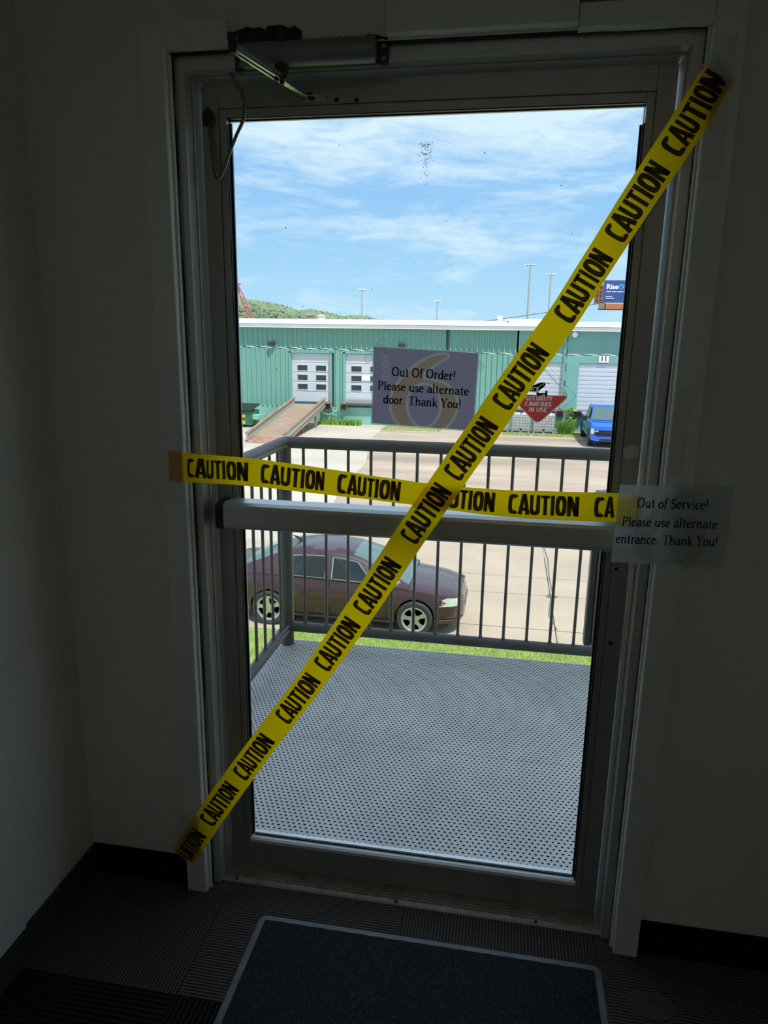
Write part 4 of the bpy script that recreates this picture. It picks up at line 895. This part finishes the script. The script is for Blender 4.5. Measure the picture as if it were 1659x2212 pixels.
def sedan():
    ox,oy=-1.235,10.97; car=empty('car',(ox-1.35,oy,G),'dark maroon sedan parked side-on below the landing','car')
    # stations rel. to the front axle: x, half width, z bottom, z shoulder, z deck edge, z deck centre
    st=[(.865,.42,.30,.50,.56,.58),(.80,.62,.22,.58,.68,.71),(.68,.76,.19,.63,.74,.78),(.45,.84,.18,.68,.79,.84),(.10,.875,.18,.72,.84,.90),(-.30,.885,.18,.76,.885,.955),(-.80,.89,.18,.79,.915,.95),(-1.6,.89,.18,.82,.94,.96),(-2.4,.89,.18,.84,.965,.98),(-2.9,.885,.18,.85,.985,1.03),(-3.3,.865,.19,.85,.995,1.06),(-3.60,.80,.22,.82,.985,1.055),(-3.72,.70,.30,.75,.90,.95)]
    def ring(s_):
        x,w,zb_,zs,zd,zc=s_; h=[(w*.80,zb_),(w*.95,zb_+.05),(w*.985,zb_+.22*(zs-zb_)/.5),(w,(zb_+zs)/2+.02),(w*.985,zs-.02),(w*.965,zs+.015),(w*.93,zd-.02),(w*.86,zd+.008),(w*.5,(zd+zc*2)/3),(0,zc)]
        full=[(y,z) for y,z in h]+[(-y,z) for y,z in h[-2::-1]]; return [(ox+x,oy+y,G+z) for y,z in full]
    # dense interpolation
    import bisect
    def stat(x):
        xs_=[-q[0] for q in st]; i=min(max(bisect.bisect_right(xs_,-x)-1,0),len(st)-2); t=(st[i][0]-x)/(st[i][0]-st[i+1][0]); return tuple(st[i][k]*(1-t)+st[i+1][k]*t for k in range(6))
    xs_=[.865,.84,.80,.74,.68]+[.68-.0001-.11*k for k in range(1,40) if .68-.11*k>-3.6]+[-3.6,-3.66,-3.72]
    b=B().loft([ring(stat(x)) for x in xs_],close=True); body=b.build('body','maroon',car,smooth=True)
    cut=B()
    for wx in(0,-2.71): lathe(cut,(ox+wx,oy-1.1,G+.33),(0,1,0),[(0,.365),(.42,.365)],36); lathe(cut,(ox+wx,oy+.68,G+.33),(0,1,0),[(0,.365),(.42,.365)],36)
    co=cut.build('cut','black',None); md=body.modifiers.new('b','BOOLEAN'); md.operation='DIFFERENCE'; md.object=co; md.solver='EXACT'
    bpy.context.view_layer.update(); dg=bpy.context.evaluated_depsgraph_get(); me=bpy.data.meshes.new_from_object(body.evaluated_get(dg)); body.modifiers.clear(); body.data=me; bpy.data.objects.remove(co)
    me.polygons.foreach_set('use_smooth',[True]*len(me.polygons)); me.set_sharp_from_angle(angle=.55)
    # greenhouse
    gs=[(-.12,.93,.70),(-.45,1.085,.76),(-.80,1.245,.76),(-1.10,1.365,.75),(-1.35,1.42,.75),(-1.75,1.455,.75),(-2.1,1.445,.75),(-2.4,1.40,.745),(-2.7,1.305,.73),(-3.0,1.185,.70),(-3.30,1.06,.66)]
    def gst(x):
        xs2=[-q[0] for q in gs]; i=min(max(bisect.bisect_right(xs2,-x)-1,0),len(gs)-2); t=(gs[i][0]-x)/(gs[i][0]-gs[i+1][0]); t2=t; return tuple(gs[i][k]*(1-t2)+gs[i+1][k]*t2 for k in range(3))
    def gpt(x,j):
        _,tp,_w=gst(x); zb_=stat(x)[4]-.01; ww=.83 if x>-2.9 else .83-(-2.9-x)*.25; rise=max(tp-zb_,.0); rr_=ww-.235*min(rise/.47,1)
        zr=zb_+rise*.80; tab=[(ww,zb_),(rr_,zr),(rr_-.06,zb_+rise*.93),(rr_*.55,tp-.008),(0,tp)]
        y,z=tab[j] if j<=4 else (-tab[8-j][0],tab[8-j][1]); return Vector((ox+x,oy+y,G+z))
    gx=[-.12-.106*k for k in range(31)]
    def mf(i,j):
        x=gx[i]; 
        if 2<=j<=5: return 1 if (x>-1.12 or x<-2.42) else 0
        return 0
    B().loft([[gpt(x,j) for j in range(9)] for x in gx],mfun=mf,caps=False).build('cabin',['maroon','scglass'],car,smooth=True,fix=True)
    # side glass patches
    for nm,xa,xb,lean0,lean1 in(('side_window',-.72,-1.53,.62,.02),('side_window',-1.66,-2.45,.0,-.22)):
        for side in(1,-1):
            def Pw(u,v,side=side):
                x=xa+(xb-xa)*u; x2=x-(lean0*(1-u))*v*.55-(lean1*u)*v*.55
                a=gpt(x2,0); c_=gpt(x2,1); p=a.lerp(c_,.07+.85*v); y=(p.y-oy)*1.008; p.y=oy+(y if side>0 else -y)+(.012*side); return p
            grid(nm,'carglass',Pw,10,4,car)
            ed=[Pw(u/12,0) for u in range(13)]+[Pw(1,v/4) for v in range(1,5)]+[Pw(1-u/12,1) for u in range(1,13)]+[Pw(0,1-v/4) for v in range(1,4)]
            B().tube(ed,.011,5,closed=True).build('window_trim','chromec',car)
    for side in(-1,1):
        yy_=oy+side*.893
        for xx2 in(-1.0,-2.02): B().box(ox+xx2-.11,ox+xx2+.11,min(yy_,yy_+side*.035),max(yy_,yy_+side*.035),G+.715,G+.745).build('door_handle','maroon',car,bevel=.008)
        for pts in([(-.52,.26),(-.50,.60),(-.42,.86)],[(-1.57,.22),(-1.57,.92)],[(-2.38,.90),(-2.42,.60),(-2.30,.42)]):
            B().tube([(ox+a,oy+side*(.888 if z<.83 else .868),G+z) for a,z in pts],.006,4).build('door_seam','black',car)
        B().tube([(ox+.42,oy+side*.875,G+.30),(ox-.38,oy+side*.885,G+.235)],.004,4)
        m_=B(); lathe(m_,(ox-.62,oy+side*.93,G+1.0),(1,0,0),[(-.07,.03),(-.06,.075),(.02,.08),(.08,.05),(.10,.01)],12); m_.build('wing_mirror','maroon',car,smooth=True)
        def hp(u,v,side=side):
            x=.43+.36*u; s_=stat(x); z=.575+.0*u+(.165-.03*u)*v*(.55+.45*min(1,u*3)); y=s_[1]*(.985-.03*v)+.006; return Vector((ox+x+.01,oy+side*y,G+z))
        grid('headlamp','lamp',hp,8,4,car)
        B().tube([hp(.12,.2)+Vector((0,side*.003,0)),hp(.16,.7)+Vector((0,side*.003,0))],.015,6).build('indicator','amber',car)
        lathe(B(),(ox+.79,oy+side*.52,G+.36),(1,side*.3,0),[(0,.05),(.03,.045)],12).build('fog_lamp','lamp',car)
        B().tube([(ox+x,oy+side*(stat(x)[1]*.99+.004),G+.24+.0*x) for x in np.linspace(-.45,-2.3,8)],.022,6).build('sill_trim','black',car)
        B().tube([(ox+x,oy+side*(stat(x)[1]*.985+.004),G+.30+.05*(x-.4)) for x in np.linspace(.44,.84,6)],.014,5).build('bumper_crease','black',car)
    B().box(ox+.80,ox+.875,oy-.36,oy+.36,G+.46,G+.56).build('grille','black',car,bevel=.02)
    for k in range(2): B().tube([(ox-.30+.0*k,oy-.1-.45*k,G+.99),(ox-.45,oy-.35-.3*k,G+1.075)],.010,5).build('wiper','black',car)
    ae=B().tube([(ox-2.32,oy,G+1.42),(ox-2.42,oy,G+1.47),(ox-2.50,oy,G+1.50)],[.03,.02,.006],8); ae.build('roof_antenna','black',car)
    for wx in(0,-2.71):
        for side in(-1,1): wheel(car,(ox+wx,oy+side*.80,G+.325),(0,side,0),.325,.21)
    B().box(ox-3.5,ox+.6,oy-.70,oy+.70,G+.17,G+.30).build('underbody','black',car)
    return car
sedan()
def pickup():
    x0,x1,y0=4.40,6.42,35.45; cx_=(x0+x1)/2; t=empty('pickup_truck',(cx_,38.2,G),'bright blue pickup truck parked nose toward the landing at right','truck')
    Zb=lambda z:G+z
    def L(n,mt,rings,bev=0,**k): return B().loft(rings,close=True).build(n,mt,t,bevel=bev,**k)
    def sec(y,w,z0,z1,cr=.06): w2=w/2; return [(cx_-w2,y,Zb(z0)),(cx_-w2,y,Zb(z1-cr)),(cx_-w2+cr,y,Zb(z1)),(cx_+w2-cr,y,Zb(z1)),(cx_+w2,y,Zb(z1-cr)),(cx_+w2,y,Zb(z0))]
    L('front_body','blue',[sec(y0+.10,1.80,.42,1.08),sec(y0+.25,1.98,.42,1.17),sec(y0+1.5,2.02,.42,1.24)],.02)
    L('cab_lower','blue',[sec(y0+1.5,2.02,.45,1.26),sec(y0+3.7,2.02,.45,1.30)],.02)
    L('bed','blue',[sec(y0+3.75,2.02,.45,1.32),sec(y0+5.6,2.0,.45,1.32)],.02)
    def cs(y,w0,w1,z0,z1): return [(cx_-w0/2,y,Zb(z0)),(cx_-w1/2,y,Zb(z1)),(cx_+w1/2,y,Zb(z1)),(cx_+w0/2,y,Zb(z0))]
    L('cab_roof','blue',[cs(y0+1.25,1.84,1.80,1.22,1.24),cs(y0+2.0,1.86,1.50,1.22,1.88),cs(y0+2.3,1.86,1.48,1.22,1.98),cs(y0+3.4,1.86,1.48,1.22,1.98),cs(y0+3.65,1.86,1.55,1.22,1.80)],.03)
    B().poly([(cx_-.86,y0+1.28,Zb(1.29)),(cx_+.86,y0+1.28,Zb(1.29)),(cx_+.70,y0+1.95,Zb(1.85)),(cx_-.70,y0+1.95,Zb(1.85))],(0,-.012,.012)).build('windscreen','scglass',t)
    for sd_ in(-1,1):
        B().poly([(cx_+sd_*.937,y0+1.7,Zb(1.33)),(cx_+sd_*.937,y0+3.45,Zb(1.33)),(cx_+sd_*.79,y0+3.3,Zb(1.86)),(cx_+sd_*.79,y0+2.25,Zb(1.86))],(sd_*.01,0,0)).build('side_window','carglass',t)
        B().box(cx_+sd_*1.16-.11,cx_+sd_*1.16+.11,y0+1.55,y0+1.65,Zb(1.20),Zb(1.46)).build('wing_mirror','black',t,bevel=.02); B().box(cx_+min(sd_*.98,sd_*1.10),cx_+max(sd_*.98,sd_*1.10),y0+1.58,y0+1.64,Zb(1.28),Zb(1.34)).build('mirror_arm','black',t)
        B().poly([(cx_+sd_*.98,y0+.06,Zb(.98)),(cx_+sd_*.60,y0+.03,Zb(.93)),(cx_+sd_*.62,y0+.03,Zb(.82)),(cx_+sd_*.80,y0+.04,Zb(.80)),(cx_+sd_*.84,y0+.05,Zb(.68)),(cx_+sd_*.98,y0+.08,Zb(.70))],(0,.10,0)).build('headlamp','lamp',t)
        for yy_ in(y0+.95,y0+4.6): wheel(t,(cx_+sd_*.88,yy_,Zb(.40)),(sd_,0,0),.40,.26)
        for yy_ in(y0+.95,y0+4.6): b=B(); lathe(b,(cx_+sd_*.985,yy_,Zb(.42)),(sd_,0,0),[(0,.47),(.028,.47),(.03,.40)],28); b.build('wheel_arch','black',t)
    B().box(cx_-.84,cx_+.84,y0+.02,y0+.12,Zb(.88),Zb(.99)).build('hood_lip','blue',t,bevel=.015)
    B().box(cx_-.78,cx_+.78,y0+.04,y0+.12,Zb(.60),Zb(.90)).build('grille','black',t); 
    B().box(cx_-.80,cx_+.80,y0+.01,y0+.10,Zb(.735),Zb(.785)).build('grille_bar','black',t,bevel=.01)
    B().poly([(cx_-.98,y0-.02,Zb(.62)),(cx_-.80,y0-.04,Zb(.66)),(cx_-.66,y0-.04,Zb(.56)),(cx_+.66,y0-.04,Zb(.56)),(cx_+.80,y0-.04,Zb(.66)),(cx_+.98,y0-.02,Zb(.62)),(cx_+.98,y0-.02,Zb(.40)),(cx_+.7,y0-.04,Zb(.34)),(cx_-.7,y0-.04,Zb(.34)),(cx_-.98,y0-.02,Zb(.40))],(0,.16,0)).build('bumper','blue',t,bevel=.015)
    B().box(cx_-.55,cx_+.55,y0-.05,y0,Zb(.38),Zb(.46)).build('air_intake','black',t)
    B().box(cx_-.9,cx_+.9,y0+.2,y0+5.4,Zb(.30),Zb(.46)).build('chassis','black',t)
pickup()

# =====================================================================  DISTANCE
hl=[(-112,15),(-95,14.6),(-82,13.6),(-77.4,12.6),(-74.3,12.2),(-67.6,11.2),(-61.7,9.5),(-57.7,9.9),(-53,9.0),(-48.8,8.0),(-43,8.3),(-38,7.2),(-34.8,6.4),(-31,5.4),(-26,3.5),(-18,0)]
def hz(x):
    for (a,za),(b_,zb_) in zip(hl,hl[1:]):
        if a<=x<=b_: return za+(zb_-za)*(x-a)/(b_-a)
    return 0
rings=[]
for x,z in hl: rings.append([(x,196,-4.2),(x,198,z*.45),(x,201,z*.8),(x,206,z-.6),(x,225,z*.8),(x,260,-4.2)])
hill=struct(B().loft(rings,caps=True).build('hill','hillm',smooth=True))
b=B()
bmx=bmesh.new(); bmesh.ops.create_icosphere(bmx,subdivisions=1,radius=1); iv=[v.co.copy() for v in bmx.verts]; if_=[tuple(v.index for v in f.verts) for f in bmx.faces]; bmx.free()
for k in range(5200):
    x=R_.uniform(-100,-31); y=R_.uniform(198,208); top=hz(x); z=top*.45+(top*.8-top*.45)*(y-198)/3 if y<201 else top*.8+(top-.6-top*.8)*min(1,(y-201)/5); r=R_.uniform(.35,.95)
    if z<3.5: continue
    if R_.random()<.035: b.loft([[(x+.40*r*math.cos(a),y+.40*r*math.sin(a),z-.3) for a in(0,1.26,2.51,3.77,5.03)],[(x,y,z+1.4*r)]*5],mi=1,close=True,caps=False)
    else: b.add([Vector((x,y,z+.05))+Vector((v.x*r*R_.uniform(.7,1.2),v.y*r,v.z*r*R_.uniform(.6,1.0))) for v in iv],if_,mi=1 if R_.random()<.12 else 0)
tag(b.build('woodland',['forest','conif'],fix=False),'hazy green wooded hillside rising beyond the warehouse roof','trees',kind='stuff')
for (x,z,l,m_) in((-53.9,8.0,'tiny pale brown house roof low on the wooded hill','gravel'),(-50.6,7.9,'tiny white house low on the wooded hill, right of the brown roof','white')):
    h_=empty('hillside_house',(x,190,6),l,'house'); B().box(x-.8,x+.8,190,191.5,G,z-.35).build('wall',m_,h_)
    B().poly([(x-1.0,189.8,z-.35),(x+1.0,189.8,z-.35),(x+.8,190.6,z-.05),(x-.8,190.6,z-.05)],(0,.2,-.1)).build('roof',m_,h_)
def mast(x,zt_,lab,r=.14,arms=1.0):
    x=.211+(x-.211)*.95; zt_=1.525+(zt_-1.525)*.95
    m=empty('light_mast',(x,190,G),lab,'light pole'); lathe(B(),(x,190,G),(0,0,1),[(0,r*1.8),(zt_-G,r)],8).build('pole','mast',m)
    B().box(x-arms,x+arms,189.9,190.1,zt_-.1,zt_+.1).build('crossbar','mast',m); 
    for s_ in(-1,-.4,.4,1): B().box(x+s_*arms-.22,x+s_*arms+.22,189.8,190.2,zt_+.05,zt_+.32).build('floodlight','white',m)
mast(-41.4,14.9,'tall thin light mast over the right end of the wooded hill',.13,.8); mast(-20.35,11.9,'small thin light mast above the middle of the warehouse roof',.12,.6); mast(4.1,21.3,'tallest light mast, standing left of the diagonal tape',.19,1.2); mast(9.6,18.9,'light mast just left of the diagonal tape, shorter than its neighbour',.16,1.0)
crn=empty('crane',(-72,189,G),'red lattice crane boom at the left edge of the glass','crane')
p0,p1=Vector((-73.6,189,15.5)),Vector((-69.2,189,4.4)); dr=(p1-p0).normalized(); sdr=Vector((-dr.z,0,dr.x)); b=B()
for sy in(0,.7):
    for s_ in(-.45,.45): b.tube([p0+Vector((0,sy,0)),p0+dr*3+sdr*s_+Vector((0,sy,0)),p1+sdr*s_+Vector((0,sy,0))],.10,5)
n=14
for k in range(n):
    a=p0+dr*(3+(12.6-3)*k/n); c_=p0+dr*(3+(12.6-3)*(k+1)/n); s_=.45 if k%2 else -.45; b.tube([a+sdr*s_,c_-sdr*s_],.055,4)
b.build('lattice_boom','crane',crn); B().tube([p0,p0+Vector((2.2,0,-7)),p1+Vector((2.6,0,0))],.05,4).build('hoist_line','dark',crn); B().box(-74.2,-72.7,188.8,189.5,15.4,15.8).build('boom_tip','crane',crn)
B().box(-72,-67.5,187,190,2.5,4.4).build('crane_cab','crane',crn)
b=B(); b.box(-71.8,-67.7,187,190,G,2.5); b.build('crane_base','dark',crn)
# billboard
bb_=empty('billboard',(13,90,G),'blue roadside billboard with white lettering above the warehouse roof at right','billboard')
B().box(10.72,16.9,90,90.25,6.25,8.80).build('poster_panel','bblue',bb_); B().box(11.0,16.9,89.9,90.3,5.50,6.15).build('skirt','borange',bb_)
b=B(); b.box(9.72,10.70,90.1,90.3,6.10,8.3)
fr_=b.build('side_frame','bred',bb_)
b=B()
for k in range(5): b.box(9.70,10.72,89.95,90.1,6.15+k*.5,6.23+k*.5)
for k in range(3): b.box(9.75+k*.42,9.83+k*.42,89.95,90.1,6.1,8.4)
b.box(10.3,11.1,89.9,90.3,5.5,6.2); b.build('brace','rust',bb_)
for x in(14.2,16.4): B().box(x-.18,x+.18,90.3,90.7,G,8.2).build('support_post','rust',bb_)
B().box(10.2,17,89.3,90.0,5.38,5.50).build('catwalk','dark',bb_)
fonttext('lettering','Rise',.80,'bwhite',bb_,(11.68,89.96,8.05),X,Z,bold=.03)
b=B(); lathe(b,(12.70,90,8.05),(0,-1,0),[(0,.33),(.05,.33)],24); em=b.build('emblem','bcyan',bb_); fonttext('lettering','&',.5,'bblue',bb_,(12.70,89.93,8.03),X,Z,bold=.02)
fonttext('lettering','B',.80,'bwhite',bb_,(13.36,89.96,8.02),X,Z,bold=.03)
b=B()
for x,w_ in((11.05,.55),(11.7,.5),(12.3,.55),(12.95,.6),(13.65,.4)): b.box(x,x+w_,89.96,89.99,7.46,7.55)
for z,w_ in((6.92,.75),(6.70,1.0)): b.box(11.0,11.0+w_,89.96,89.99,z,z+.10)
b.build('small_print','bwhite',bb_)
ow=empty('overhead_wire',(4,60,2.7),'thin wire sagging to the roof just left of the diagonal tape','cable')
B().tube([(-7,60,2.71),(-1.2,60,3.28),(3,60,3.92),(8,60,4.8),(14,60,5.95),(17,60,6.6)],.022,4).build('wire','dark',ow)
rp=empty('roof_mast',(8.2,50,2.7),'thin bent pipe on the warehouse roof beneath the billboard','pipe'); B().tube([(8.3,50,2.7),(8.3,50,3.75),(9.4,50,3.8)],.03,5).build('pipe','dark',rp)
# dim glowing panel added unseen behind the viewer to fill the interior
lt=empty('ceiling_fill_panel',(.2,-3.2,2.5),'added fill light panel under the ceiling, unseen behind the viewer','light')
M['lit']=mat('fill_emission',(.9,.9,.85)); bs_=M['lit'].node_tree.nodes['Principled BSDF']; bs_.inputs['Emission Color'].default_value=(1,.93,.82,1); bs_.inputs['Emission Strength'].default_value=.55
B().box(-.4,.8,-3.3,-2.7,2.46,2.499).build('fill_panel','lit',lt)
